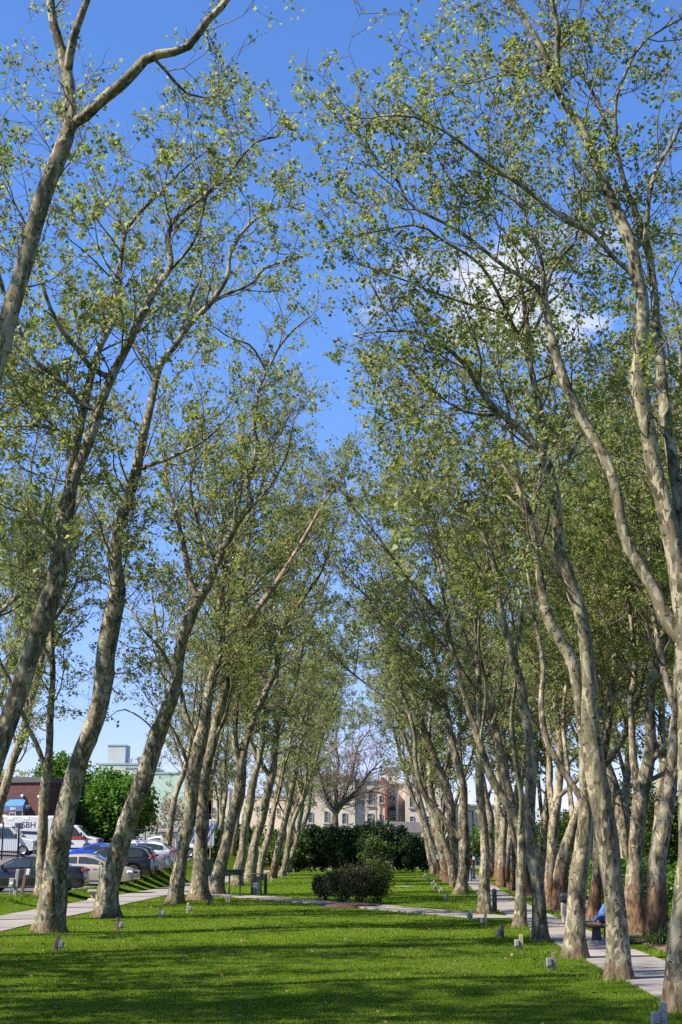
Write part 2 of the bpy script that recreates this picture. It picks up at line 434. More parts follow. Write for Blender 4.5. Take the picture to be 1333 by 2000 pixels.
def ground_mat():
    m, t, b = mat_new('lawn_grass')
    nn = t.nodes.new; lk = t.links.new
    b.inputs['Roughness'].default_value = 1.0; b.inputs['Specular IOR Level'].default_value = 0.0
    tc_ = nn('ShaderNodeTexCoord')
    n1 = nn('ShaderNodeTexNoise'); n1.inputs['Scale'].default_value = 0.55; n1.inputs['Detail'].default_value = 6; n1.inputs['Roughness'].default_value = 0.65
    n2 = nn('ShaderNodeTexNoise'); n2.inputs['Scale'].default_value = 22; n2.inputs['Detail'].default_value = 5; n2.inputs['Roughness'].default_value = 0.7
    lk(tc_.outputs['Object'], n1.inputs['Vector']); lk(tc_.outputs['Object'], n2.inputs['Vector'])
    r = nn('ShaderNodeValToRGB'); e = r.color_ramp.elements
    e[0].position = 0.32; e[0].color = (0.062, 0.118, 0.007, 1); e[1].position = 0.68; e[1].color = (0.118, 0.172, 0.016, 1)
    lk(n1.outputs['Fac'], r.inputs['Fac'])
    mr = nn('ShaderNodeMapRange'); mr.inputs['From Min'].default_value = 0.3; mr.inputs['From Max'].default_value = 0.7; mr.inputs['To Min'].default_value = 0.55; mr.inputs['To Max'].default_value = 1.3
    lk(n2.outputs['Fac'], mr.inputs['Value'])
    mu = nn('ShaderNodeVectorMath'); mu.operation = 'SCALE'; lk(r.outputs[0], mu.inputs[0]); lk(mr.outputs[0], mu.inputs['Scale'])
    lk(mu.outputs[0], b.inputs['Base Color'])
    bu = nn('ShaderNodeBump'); bu.inputs['Strength'].default_value = 0.9; bu.inputs['Distance'].default_value = 0.06
    lk(n2.outputs['Fac'], bu.inputs['Height']); lk(bu.outputs[0], b.inputs['Normal'])
    return m


M['lawn'] = ground_mat()
M['blade'] = leaf_mat('grass_blade', [(0.078, 0.138, 0.008), (0.108, 0.178, 0.013), (0.138, 0.208, 0.02), (0.19, 0.205, 0.045)], trans=0.35, nscale=0.5)


def slab_mat():
    m, t, b = mat_new('path_concrete')
    nn = t.nodes.new; lk = t.links.new
    b.inputs['Roughness'].default_value = 0.9
    oi = nn('ShaderNodeObjectInfo'); tc_ = nn('ShaderNodeTexCoord')
    n1 = nn('ShaderNodeTexNoise'); n1.inputs['Scale'].default_value = 1.6; n1.inputs['Detail'].default_value = 7; n1.inputs['Roughness'].default_value = 0.7
    lk(tc_.outputs['Object'], n1.inputs['Vector'])
    a = nn('ShaderNodeMapRange'); a.inputs['To Min'].default_value = 0.86; a.inputs['To Max'].default_value = 1.12; lk(oi.outputs['Random'], a.inputs['Value'])
    c = nn('ShaderNodeMapRange'); c.inputs['From Min'].default_value = 0.3; c.inputs['From Max'].default_value = 0.7; c.inputs['To Min'].default_value = 0.8; c.inputs['To Max'].default_value = 1.15; lk(n1.outputs['Fac'], c.inputs['Value'])
    mm = nn('ShaderNodeMath'); mm.operation = 'MULTIPLY'; lk(a.outputs[0], mm.inputs[0]); lk(c.outputs[0], mm.inputs[1])
    mu = nn('ShaderNodeVectorMath'); mu.operation = 'SCALE'; mu.inputs[0].default_value = (0.24, 0.208, 0.178); lk(mm.outputs[0], mu.inputs['Scale'])
    lk(mu.outputs[0], b.inputs['Base Color'])
    return m


M['slab'] = slab_mat()

# ------------------------------------------------------------------ ground, lot, paths
def sheet(name, xs, ys, mat, lift=0.0, fn=None):
    X, Y = np.meshgrid(xs, ys)
    Z = gz(X, Y) + lift
    if fn is not None:
        Z = Z + fn(X, Y)
    v = np.stack([X, Y, Z], -1).reshape(-1, 3)
    nx, ny = len(xs), len(ys)
    i = (np.arange(ny - 1)[:, None] * nx + np.arange(nx - 1)[None, :]).ravel()
    f = np.stack([i, i + 1, i + nx + 1, i + nx], -1)
    return link(name, new_mesh(name, v, [f]), mat)


gx = np.concatenate([[-2500, -600, -200, -90], np.arange(-60, -11.5, 1.5), np.arange(-11.5, 14, 0.75), [16, 20, 30, 60, 150, 600, 2500]])
gy = np.concatenate([[-400, -100, -40], np.arange(-20, 14, 4), np.arange(14, 80, 0.75), np.arange(80, 160, 2), [170, 200, 300, 600, 1500, 5000]])
tag(sheet('ground', gx, gy, M['lawn'], fn=lambda X, Y: 0.03 * np.sin(X * 0.7 + Y * 0.31) * np.cos(Y * 0.23) * (np.abs(X + 3) < 6) - 0.0), 'green lawn and ground under the trees', 'ground', kind='structure')

lot = sheet('parking_lot', np.arange(-60, -13.4, 1.5), np.arange(59.5, 125, 2.0), M['asphalt'], 0.025)
tag(lot, 'grey asphalt car park beside the path', 'car park', kind='structure')
street = sheet('street', np.arange(-60, 61, 10.0), np.arange(168, 196, 6.0), M['asphalt'], 0.02)
tag(street, 'asphalt street beyond the evergreen hedge', 'street', kind='structure')


def path(name, label, pts, width, slab_len):
    pts = np.array(pts, float)
    seg = np.linalg.norm(np.diff(pts, axis=0), axis=1); s = np.concatenate([[0], np.cumsum(seg)])
    root = empty(name, (pts[0][0], pts[0][1], 0)); tag(root, label, 'path', kind='structure')

    def pos(u):
        return np.array([np.interp(u, s, pts[:, 0]), np.interp(u, s, pts[:, 1])])
    n = max(1, int(s[-1] / slab_len)); L_ = s[-1] / n
    rr = random.Random(5)
    for k in range(n):
        mb = MB(); rows = 3; top = []; bot = []
        dz = rr.uniform(-0.004, 0.004); tl = rr.uniform(-0.003, 0.003)
        for j in range(rows):
            u = k * L_ + 0.008 + (L_ - 0.016) * j / (rows - 1)
            c = pos(u); d = pos(min(u + .3, s[-1])) - pos(max(u - .3, 0)); d /= np.linalg.norm(d); nrm = np.array([d[1], -d[0]])
            for sd in (-1, 1):
                q = c + nrm * sd * width / 2
                z = gzf(q[0], q[1]) + 0.03 + dz + tl * sd
                top.append((q[0] - pts[0][0], q[1] - pts[0][1], z)); bot.append((q[0] - pts[0][0], q[1] - pts[0][1], z - 0.12))
        v = top + bot; o = len(top); f = []
        for j in range(rows - 1):
            a = 2 * j
            f += [(a, a + 1, a + 3, a + 2), (a, a + 2, o + a + 2, o + a), (a + 1, o + a + 1, o + a + 3, a + 3)]
        f += [(0, o, o + 1, 1), (o - 2, o - 1, 2 * o - 1, 2 * o - 2)]
        mb.add(v, f); mb.build('slab', M['slab'], root)
    return root


path('path', 'wide pale concrete path left of the tree row, beside the parked cars', [(-10.9, 16), (-10.95, 40), (-10.95, 60), (-10.8, 80), (-10.9, 100), (-11.2, 150)], 2.3, 1.6)
path('path', 'narrow pale concrete path curving away right of the tree row', [(4.85, 12), (4.85, 32), (5.0, 45), (5.35, 61), (6.1, 80), (7.0, 100), (8.2, 128)], 1.45, 1.5)
path('path', 'pale concrete cross path running diagonally over the lawn', [(-9.72, 73.5), (-5.5, 66.5), (-1.0, 58.2), (1.5, 52.4), (4.05, 46.4)], 1.7, 1.6)

soil = sheet('soil_strip', np.linspace(0, 1, 8), np.linspace(0, 1, 2), M['soil'])
bpy.data.objects.remove(soil)
mb = MB(); ys_ = list(np.arange(20, 100, 2.0)); rr = random.Random(3)
vv = []; ff = []
for j, y in enumerate(ys_):
    xc = np.interp(y, [12, 32, 45, 61, 80, 100], [4.85, 4.85, 5.0, 5.35, 6.1, 7.0])
    for i in range(9):
        vv.append((xc + 1.15 + rr.uniform(-.12, .25) * (i == 0) + i * 0.55, y, 0.012 + 0.03 * math.sin(i * 1.3 + j) * (0 < i < 8) + 0.03 * (0 < i < 8)))
for j in range(len(ys_) - 1):
    for i in range(8):
        a = j * 9 + i; ff.append((a, a + 1, a + 10, a + 9))
tag(mb.add(vv, ff).build('soil_strip', M['soil'], smooth=True), 'bare brown soil under the trees right of the narrow path', 'soil', kind='structure')

# ------------------------------------------------------------------ trees
def catmull(pts, n):
    """pts (k, d) resampled at n points evenly along the length"""
    pts = np.asarray(pts, float)
    if len(pts) == 2:
        t = np.linspace(0, 1, n)[:, None]
        return pts[0] * (1 - t) + pts[1] * t
    p = np.vstack([2 * pts[0] - pts[1], pts, 2 * pts[-1] - pts[-2]])
    res = []
    for i in range(1, len(p) - 2):
        t = np.linspace(0, 1, 12, endpoint=False)[:, None]
        res.append(0.5 * ((2 * p[i]) + (-p[i - 1] + p[i + 1]) * t + (2 * p[i - 1] - 5 * p[i] + 4 * p[i + 1] - p[i + 2]) * t ** 2 + (-p[i - 1] + 3 * p[i] - 3 * p[i + 1] + p[i + 2]) * t ** 3))
    res.append(pts[-1:]); q = np.vstack(res)
    s = np.concatenate([[0], np.cumsum(np.linalg.norm(np.diff(q[:, :3], axis=0), axis=1))])
    u = np.linspace(0, s[-1], n)
    return np.stack([np.interp(u, s, q[:, k]) for k in range(q.shape[1])], -1)


def frames(polys):
    tg = np.empty_like(polys)
    tg[:, 1:-1] = polys[:, 2:] - polys[:, :-2]; tg[:, 0] = polys[:, 1] - polys[:, 0]; tg[:, -1] = polys[:, -1] - polys[:, -2]
    tg /= np.linalg.norm(tg, axis=2, keepdims=True) + 1e-9
    ref = np.zeros_like(tg[:, :1]); d0 = polys[:, -1] - polys[:, 0]
    flat = np.abs(d0[:, 2]) > 0.75 * np.linalg.norm(d0, axis=1)
    ref[flat, 0, 0] = 1.0; ref[~flat, 0, 2] = 1.0
    a = np.cross(tg, np.broadcast_to(ref, tg.shape)); a /= np.linalg.norm(a, axis=2, keepdims=True) + 1e-9
    b = np.cross(tg, a)
    return tg, a, b


def tubes(polys, radii, S, mod=None):
    n, p = polys.shape[:2]
    _, a, b = frames(polys)
    th = np.arange(S) * 2 * np.pi / S
    r = radii[:, :, None] if mod is None else radii[:, :, None] * mod
    v = polys[:, :, None, :] + (a[:, :, None, :] * np.cos(th)[None, None, :, None] + b[:, :, None, :] * np.sin(th)[None, None, :, None]) * np.broadcast_to(r, (n, p, S))[..., None]
    base = (np.arange(n) * p * S)[:, None, None] + (np.arange(p - 1) * S)[None, :, None]
    k = np.arange(S)[None, None, :]; k2 = (np.arange(S) + 1) % S
    q = np.stack([base + k, base + k2[None, None, :], base + S + k2[None, None, :], base + S + k], -1).reshape(-1, 4)
    return v.reshape(-1, 3), q


def grow(st, d, ln_, Pn, wander, up, rng, out=None, pull=None):
    n = len(st)
    pts = np.empty((n, Pn, 3)); pts[:, 0] = st
    d = d / (np.linalg.norm(d, axis=1, keepdims=True) + 1e-9)
    for i in range(1, Pn):
        d = d + rng.normal(0, wander, (n, 3)); d[:, 2] += up
        d /= np.linalg.norm(d, axis=1, keepdims=True) + 1e-9
        pts[:, i] = pts[:, i - 1] + d * (ln_ / (Pn - 1))[:, None]
    return pts


def sample_on(polys, rng, counts, tmin=0.15, tmax=1.0):
    """random points on polylines; returns poly index, t, point, tangent"""
    idx = np.repeat(np.arange(len(polys)), counts)
    t = tmin + (tmax - tmin) * rng.random(len(idx))
    pn = polys.shape[1]
    f = t * (pn - 1); i = np.minimum(f.astype(int), pn - 2); w = (f - i)[:, None]
    p = polys[idx, i] * (1 - w) + polys[idx, i + 1] * w
    tg = polys[idx, i + 1] - polys[idx, i]; tg /= np.linalg.norm(tg, axis=1, keepdims=True) + 1e-9
    return idx, t, p, tg


def side_dirs(tg, rng, amin, amax):
    n = len(tg)
    r = rng.normal(size=(n, 3)); r -= (r * tg).sum(1, keepdims=True) * tg; r /= np.linalg.norm(r, axis=1, keepdims=True) + 1e-9
    a = np.radians(rng.uniform(amin, amax, n))[:, None]
    return tg * np.cos(a) + r * np.sin(a)


def leaf_quads(pos, size, rng, nup=0.6):
    n = len(pos)
    nr = rng.normal(size=(n, 3)); nr[:, 2] += nup; nr /= np.linalg.norm(nr, axis=1, keepdims=True)
    u = np.cross(nr, rng.normal(size=(n, 3))); u /= np.linalg.norm(u, axis=1, keepdims=True) + 1e-9
    w = np.cross(nr, u)
    s = (size * rng.uniform(0.6, 1.25, n))[:, None]
    c = rng.uniform(-0.15, 0.15, (n, 1))
    v = np.stack([pos - u * s * 0.5, pos + w * s * (0.46 + c) + nr * s * 0.12 + u * s * .05, pos + u * s * 0.55, pos - w * s * (0.46 - c) + nr * s * 0.12 - u * s * .04], 1).reshape(-1, 3)
    f = np.arange(4 * n).reshape(n, 4)
    return v, f


def leaf_tris(pos, size, rng, nup=0.6):
    n = len(pos)
    nr = rng.normal(size=(n, 3)); nr[:, 2] += nup; nr /= np.linalg.norm(nr, axis=1, keepdims=True)
    u = np.cross(nr, rng.normal(size=(n, 3))); u /= np.linalg.norm(u, axis=1, keepdims=True) + 1e-9
    w = np.cross(nr, u)
    s = (size * np.clip(rng.lognormal(-0.05, 0.35, n), 0.45, 1.9))[:, None]
    a = rng.uniform(-.12, .12, (n, 2))
    v = np.stack([pos - u * s * .55, pos + u * s * (.45 + a[:, :1]) + w * s * .52, pos + u * s * (.40 + a[:, 1:]) - w * s * .52], 1).reshape(-1, 3)
    return v, np.arange(3 * n).reshape(n, 3)


def trunk_mesh(name, pts, rad, rng, flare=True, S=12, step=0.35):
    L_ = np.linalg.norm(np.diff(pts, axis=0), axis=1).sum()
    n = max(5, int(L_ / step))
    q = catmull(np.column_stack([pts, rad]), n)
    c = q[:, :3]; r = q[:, 3]
    s = np.linspace(0, L_, n)
    # the axis is never quite straight
    ph = rng.uniform(0, 6.28, 6)
    wob = (0.10 if flare else 0.05) * np.minimum(1, s / 2.0)
    c = c + np.stack([np.sin(s * 0.9 + ph[0]) + .6 * np.sin(s * 2.1 + ph[1]), np.sin(s * 0.8 + ph[2]) + .6 * np.sin(s * 2.3 + ph[3]), 0 * s], -1) * (wob * np.clip(r / 0.2, .3, 1.0))[:, None] * 0.5
    th = np.arange(S) * 2 * np.pi / S
    A, Bm = np.meshgrid(s, th, indexing='ij')
    mod = 1 + 0.045 * np.sin(2 * Bm + A * 1.1 + ph[0]) + 0.04 * np.sin(3 * Bm - A * 1.7 + ph[1]) + 0.03 * np.sin(5 * Bm + A * 3.1 + ph[4]) + 0.05 * np.sin(A * 1.5 + ph[5])
    mod += rng.normal(0, 0.026, mod.shape)
    for _ in range(max(1, int(L_ * 0.7))):     # swellings and old branch collars
        s0 = rng.uniform(0.8, L_); t0 = rng.uniform(0, 6.28); amp = rng.uniform(0.06, 0.22)
        dt = np.angle(np.exp(1j * (Bm - t0)))
        mod += amp * np.exp(-((A - s0) / 0.28) ** 2 - (dt / 0.55) ** 2)
    if flare:
        lob = 1 + 0.55 * np.sin(4 * Bm + ph[2]) + 0.35 * np.sin(7 * Bm + ph[3])
        mod += 0.40 * np.exp(-A / 0.24) * lob + 0.06 * np.exp(-A / 1.0)
    v, f = tubes(c[None], r[None], S, mod[None])
    if flare:
        v[:S, 2] -= 0.12
    capi = len(v); v = np.vstack([v, c[-1:]])
    k = np.arange(S); last = (n - 1) * S
    tri = np.stack([last + k, last + (k + 1) % S, np.full(S, capi)], -1)
    return new_mesh(name, v, [f, tri]), c, r


class Tree:
    def __init__(s, seed):
        s.rng = np.random.default_rng(seed); s.stems = []     # (pts, radii, is_main, material)

    def finish(s, name, loc, zmin, q=1.0, leaf=0.082, mat='bark', leafmat='leaf', l1=(1.6, 4.2), up1=0.10, n1=1.0, leafk=1.0, wood_limb=None, centre_pull=(0, 0), xlim=None, near=False, twig='bark_branch'):
        rng = s.rng
        root = empty(name, loc)
        allp = []; allr = []
        for k, (pts, rad, main, mt) in enumerate(s.stems):
            me, c, r = trunk_mesh('trunk' if main else 'limb', pts, rad, rng, flare=main, S=(16 if q > .9 else 12) if main else (9 if q > .7 else 7), step=(0.25 if q > .9 else 0.35 if q > .7 else 0.6))
            link('trunk' if main else 'limb', me, M[mt or mat], root)
            allp.append(c); allr.append(r)
        # level 1 branches off the stems
        st = []; dr = []; ln1 = []; r1 = []
        for c, r in zip(allp, allr):
            seg = np.linalg.norm(np.diff(c, axis=0), axis=1); L_ = seg.sum()
            n = max(2, int(L_ * 1.55 * n1 * rng.uniform(.85, 1.15)))
            i = rng.integers(1, len(c) - 1, n)
            i = i[c[i, 2] > zmin * rng.uniform(0.75, 1.1, len(i))]
            tg = c[np.minimum(i + 1, len(c) - 1)] - c[i - 1]; tg /= np.linalg.norm(tg, axis=1, keepdims=True) + 1e-9
            dd = side_dirs(tg, rng, 35, 75)
            dd[:, 0] += centre_pull[0]; dd[:, 1] += centre_pull[1]; dd[:, 2] += 0.15
            hh = np.clip((c[i, 2] - zmin) / 12.0, 0, 1)
            l_ = rng.uniform(l1[0], l1[1], len(i)) * (1.0 - 0.25 * hh)
            st.append(c[i]); dr.append(dd); ln1.append(l_); r1.append(np.clip(np.minimum(r[i] * 0.5, l_ * 0.0125), 0.012, 0.07))
            # leaders that carry the stem's tip on
            m_ = 3
            tg = np.repeat((c[-1] - c[-3])[None], m_, 0); tg /= np.linalg.norm(tg, axis=1, keepdims=True)
            st.append(np.repeat(c[-1:], m_, 0)); dr.append(side_dirs(tg, rng, 5, 35)); ln1.append(rng.uniform(l1[0] * .6, l1[1] * .5, m_)); r1.append(np.full(m_, min(r[-1] * .8, 0.04)))
        st = np.vstack(st); dr = np.vstack(dr); ln1 = np.concatenate(ln1); r1 = np.concatenate(r1)
        if xlim is not None:      # crowns keep clear of the open strip over the lawn
            sgn, lim = xlim; lim = lim - loc[0]
            ex = st[:, 0] + dr[:, 0] * ln1
            bad = (ex - lim) * sgn > 0
            dr[bad, 0] *= -0.6; ln1[bad] *= 0.75
        b1 = grow(st, dr, ln1, 8, 0.17, up1, rng)
        V = []; Fq = []; off = 0

        def put(pl, rad, S):
            nonlocal off
            v, f = tubes(pl, rad, S); V.append(v); Fq.append(f + off); off += len(v)
        tp = np.linspace(1, 0.35, 8)[None, :]
        put(b1, r1[:, None] * tp, 5 if q > .7 else 4)
        cnt = np.maximum(2, (ln1 * 2.2 * (q ** .5)).astype(int))
        i2, t2, p2, tg2 = sample_on(b1, rng, cnt, 0.2, 1.0)
        ln2 = rng.uniform(0.7, 1.7, len(i2)) * (1.15 - 0.45 * t2)
        b2 = grow(p2, side_dirs(tg2, rng, 25, 65), ln2, 5, 0.24, 0.05, rng)
        if xlim is not None:
            kp = (b2[:, -1, 0] - lim) * sgn < 0.25
            b2 = b2[kp]; i2 = i2[kp]; ln2 = ln2[kp]
        r2 = np.clip(r1[i2] * 0.45, 0.007, 0.02)
        put(b2, r2[:, None] * np.linspace(1, 0.5, 5)[None], 3)
        cnt = np.maximum(2, (ln2 * 4.6 * q).astype(int))
        i3, t3, p3, tg3 = sample_on(b2, rng, cnt, 0.25, 1.0)
        ln3 = rng.uniform(0.25, 0.75, len(i3))
        b3 = grow(p3, side_dirs(tg3, rng, 25, 70), ln3, 3, 0.25, 0.04, rng)
        put(b3, np.full((len(b3), 3), 0.006) * np.linspace(1, .6, 3)[None], 3)
        link('branches', new_mesh('branches', np.vstack(V), [np.vstack(Fq)]), M[twig], root)['kind'] = 'stuff'
        # leaves in loose clusters on the twigs
        per = rng.poisson(16.5 * leafk, len(b3)); per[rng.random(len(b3)) < 0.25] = 0
        idx, t, p, tg = sample_on(b3, rng, per, 0.45, 1.1)
        p = p + rng.normal(0, 0.085, p.shape) * (leaf / 0.09)
        v, f = (leaf_quads if near else leaf_tris)(p, leaf, rng)
        cr = link('crown', new_mesh('crown', v, [f], smooth=False), M[leafmat], root); cr['kind'] = 'stuff'
        s.n = (len(b1), len(b2), len(b3), len(p))
        return root


TREES = []


def traced(name, label, base, main, limbs, seed, zmin=7.0, group=None, dmat=None, depth=None, **kw):
    """a tree whose stems were measured in the photograph; base = foot (px, py); main / limbs = lists of (px, py, width px)"""
    b = at(*base) if depth is None else None
    if depth is not None:
        b = P(base[0], base[1], depth); b[2] = gzf(b[0], b[1])
    Y = b[1]; rng = np.random.default_rng(seed + 1000)
    ppm = FPX / Y
    T = Tree(seed)

    def conv(pl, y0, y1, frac=None):
        pts = []; rad = []
        for k, (x, y, w) in enumerate(pl):
            f = k / max(1, len(pl) - 1)
            q = P(x, y, Y + y0 + (y1 - y0) * f)
            pts.append(q - b); rad.append(max(0.015, w / ppm / 2 * 0.87))
        return np.array(pts), np.array(rad)
    drift = rng.uniform(-0.8, 0.8)
    mp_, mr_ = conv(main, 0, drift)
    mp_[0] = (0, 0, -0.05)
    T.stems.append((mp_, mr_, True, None))
    for lb in limbs:
        mt = None; y1 = None
        if isinstance(lb, dict):
            mt = lb.get('mat'); y1 = lb.get('dy'); lb = lb['p']
        # depth where the limb leaves the main stem
        z0 = P(lb[0][0], lb[0][1], Y)[2] - b[2]
        fz = np.clip(np.interp(z0, mp_[:, 2], np.linspace(0, 1, len(mp_))), 0, 1)
        y0 = drift * fz
        L_ = sum(math.hypot(lb[i + 1][0] - lb[i][0], lb[i + 1][1] - lb[i][1]) for i in range(len(lb) - 1)) / ppm
        if y1 is None:
            y1 = y0 + rng.uniform(-0.45, 0.45) * L_
        p_, r_ = conv(lb, y0, y1)
        zj = p_[0][2] - 0.22      # root the limb in the stem it leaves
        foot = np.array([np.interp(zj, mp_[:, 2], mp_[:, k]) for k in range(2)] + [zj])
        if 0.05 < np.linalg.norm(foot[:2] - p_[0][:2]) < 0.55:
            p_ = np.vstack([foot, p_]); r_ = np.concatenate([r_[:1] * 1.15, r_])
        T.stems.append((p_, r_, False, mt))
    if b[0] < -5 and b[0] > -11:
        kw['xlim'] = (1, -1.35 if Y < 50 else 1.3)
    elif 2 < b[0] < 5:
        kw['xlim'] = (-1, -0.75 if Y < 30 else -2.4)
    o = T.finish(name, tuple(b), zmin, **kw)
    tag(o, label, 'tree', group)
    TREES.append(o)
    return o


GL = 'plane trees in the row left of the lawn'
GR = 'plane trees in the row right of the lawn'
GRR = 'plane trees right of the narrow path'
GO = 'plane trees beside the car park'

traced('plane_tree', 'plane tree whose leaning upper trunk alone enters at the upper left edge', (-395, 1950),
       [(-395, 1950, 62), (-330, 1700, 52), (-230, 1380, 48), (-130, 1060, 46), (-50, 830, 46), (12, 640, 44), (55, 490, 44), (95, 370, 42), (125, 285, 38), (136, 240, 32), (134, 190, 30), (130, 140, 28), (118, 95, 25), (101, 35, 22), (97, -20, 20), (90, -150, 14), (110, -260, 8)],
       [{'p': [(140, 245, 30), (165, 228, 30), (200, 195, 28), (245, 160, 27), (290, 113, 24), (330, 105, 22), (372, 88, 20), (400, 45, 18), (440, 5, 16), (480, -60, 12), (540, -140, 8)], 'dy': -.8},
        [(133, 140, 22), (140, 85, 22), (160, 25, 20), (185, -40, 17), (220, -140, 10)],
        [(305, 118, 8), (335, 150, 7), (360, 180, 6), (395, 190, 4)],
        [(20, 600, 9), (-30, 480, 8), (-60, 380, 6), (-30, 280, 4)]],
       101, zmin=9.0, group=GL, l1=(0.9, 1.9), n1=0.6, leafk=0.9, leaf=.076, near=True)

traced('plane_tree', 'tall plane tree at the left edge whose trunk splits into two parallel stems', (-95, 1866),
       [(-95, 1866, 70), (-80, 1780, 60), (-45, 1610, 52), (-5, 1480, 50), (20, 1400, 48), (55, 1300, 46), (88, 1190, 44), (115, 1090, 42), (132, 1000, 40), (146, 930, 30), (175, 860, 24), (200, 790, 22), (222, 730, 21), (246, 678, 20), (276, 615, 19), (310, 555, 16), (334, 520, 14), (328, 465, 12), (342, 428, 11), (385, 395, 9), (435, 355, 8), (470, 310, 7), (500, 277, 5), (540, 268, 3)],
       [{'p': [(130, 1005, 28), (138, 930, 24), (146, 880, 22), (160, 815, 21), (171, 765, 20), (180, 720, 18), (196, 675, 15), (215, 640, 14), (232, 600, 13), (236, 525, 12), (246, 455, 11), (278, 410, 10), (320, 370, 8), (360, 330, 6), (415, 285, 4)], 'dy': .8},
        [(180, 720, 14), (150, 680, 12), (115, 635, 10), (85, 560, 8), (70, 480, 6), (30, 400, 4)],
        [(165, 875, 10), (125, 845, 9), (75, 832, 8), (0, 832, 7), (-60, 815, 4)],
        [(155, 785, 12), (115, 740, 11), (65, 700, 10), (35, 635, 9), (5, 560, 6), (-10, 480, 4)],
        [(246, 455, 7), (215, 400, 6), (180, 330, 4), (165, 280, 3)],
        [(335, 525, 9), (380, 470, 7), (400, 400, 5)],
        [(125, 1060, 10), (60, 1010, 8), (-20, 960, 5)]],
       102, zmin=8.0, group=GL, l1=(1.1, 2.6), n1=1.35)

T_HOLLOW = traced('plane_tree', 'thick plane tree left of the lawn with a dark split in its flared foot', (95, 1822),
       [(95, 1822, 60), (100, 1770, 58), (113, 1690, 52), (128, 1600, 48), (154, 1500, 42), (185, 1400, 41), (203, 1300, 43), (222, 1190, 40), (230, 1150, 34), (232, 1075, 29), (248, 980, 27), (264, 920, 23), (289, 810, 19), (305, 735, 17), (322, 700, 16), (345, 675, 15), (370, 635, 14), (410, 594, 13), (445, 540, 11), (450, 495, 10), (485, 440, 8), (540, 405, 6), (595, 410, 3)],
       [[(303, 735, 12), (280, 695, 11), (260, 670, 9), (235, 625, 8), (225, 560, 6), (240, 480, 4)],
        [(412, 592, 9), (455, 570, 8), (495, 552, 7), (515, 525, 6), (590, 500, 4)],
        [(264, 920, 10), (330, 895, 8), (400, 860, 6), (440, 820, 3)],
        [(345, 675, 9), (370, 590, 8), (395, 520, 6), (380, 430, 4)],
        [(222, 1150, 7), (180, 1130, 6), (130, 1145, 5), (60, 1150, 3)],
        [(248, 985, 8), (200, 945, 7), (150, 945, 5), (80, 930, 3)]],
       103, zmin=8.5, group=GL, l1=(1.2, 2.9), n1=1.35)

traced('plane_tree', 'pale leaning plane tree left of the lawn with a long reddish dead limb', (208, 1792),
       [(208, 1792, 50), (211, 1750, 48), (225, 1675, 43), (250, 1600, 41), (280, 1525, 40), (310, 1440, 36), (340, 1350, 31), (350, 1275, 28), (370, 1200, 26), (388, 1165, 24), (402, 1150, 21), (425, 1105, 20), (450, 1050, 18), (470, 1010, 17), (491, 985, 15), (483, 950, 14), (495, 910, 12), (500, 870, 11), (495, 835, 10), (502, 790, 9), (508, 755, 8), (525, 720, 7), (545, 680, 6), (575, 645, 4), (605, 620, 3)],
       [{'p': [(386, 1168, 14), (372, 1130, 14), (356, 1050, 11), (341, 995, 10), (326, 940, 8), (318, 865, 5)], 'mat': 'bark_red', 'dy': -.6},
        [(515, 715, 5), (490, 675, 5), (450, 660, 4), (415, 635, 3)],
        [(425, 1105, 9), (395, 1040, 8), (372, 960, 7), (385, 880, 4)],
        [(345, 1330, 9), (315, 1270, 8), (280, 1230, 6), (250, 1180, 4)],
        [(310, 1440, 5), (280, 1405, 4), (240, 1385, 3), (215, 1400, 2)],
        [(470, 1010, 8), (520, 960, 6), (560, 890, 5), (575, 820, 3)]],
       104, zmin=8.5, group=GL, l1=(1.2, 3.2), n1=1.25)

traced('plane_tree', 'grey plane tree left of the lawn whose stem crosses its darker neighbour at the fork', (342, 1766),
       [(342, 1766, 32), (346, 1735, 30), (364, 1625, 29), (372, 1550, 29), (388, 1465, 32), (402, 1410, 25), (412, 1350, 21), (421, 1295, 22), (434, 1250, 14), (426, 1190, 12), (440, 1120, 10), (452, 1040, 8), (470, 960, 6), (480, 880, 4)],
       [[(386, 1455, 13), (362, 1390, 12), (350, 1340, 10), (315, 1260, 7), (300, 1180, 4)],
        [(425, 1270, 12), (447, 1180, 10), (440, 1080, 8), (415, 980, 6), (400, 900, 4)],
        [(372, 1500, 9), (350, 1450, 8), (335, 1420, 6), (300, 1380, 3)]],
       105, zmin=7.5, group=GL, n1=1.6)

traced('plane_tree', 'dark footed plane tree left of the lawn with a reddish limb reaching over the lawn', (390, 1757),
       [(390, 1757, 42), (389, 1725, 37), (394, 1600, 29), (400, 1525, 28), (415, 1450, 26), (430, 1380, 22), (441, 1310, 19), (452, 1258, 18), (472, 1180, 12), (480, 1090, 10), (495, 1000, 8), (520, 920, 6), (540, 850, 4)],
       [{'p': [(450, 1262, 16), (480, 1225, 15), (515, 1175, 13), (565, 1100, 12), (600, 1040, 9), (630, 990, 7), (667, 935, 4)], 'mat': 'bark_red', 'dy': -1.2},
        [(452, 1258, 11), (470, 1200, 10), (500, 1130, 8), (535, 1040, 6), (560, 960, 4)],
        [(415, 1450, 10), (440, 1400, 8), (455, 1330, 6)]],
       106, zmin=7.5, group=GL, n1=1.6)

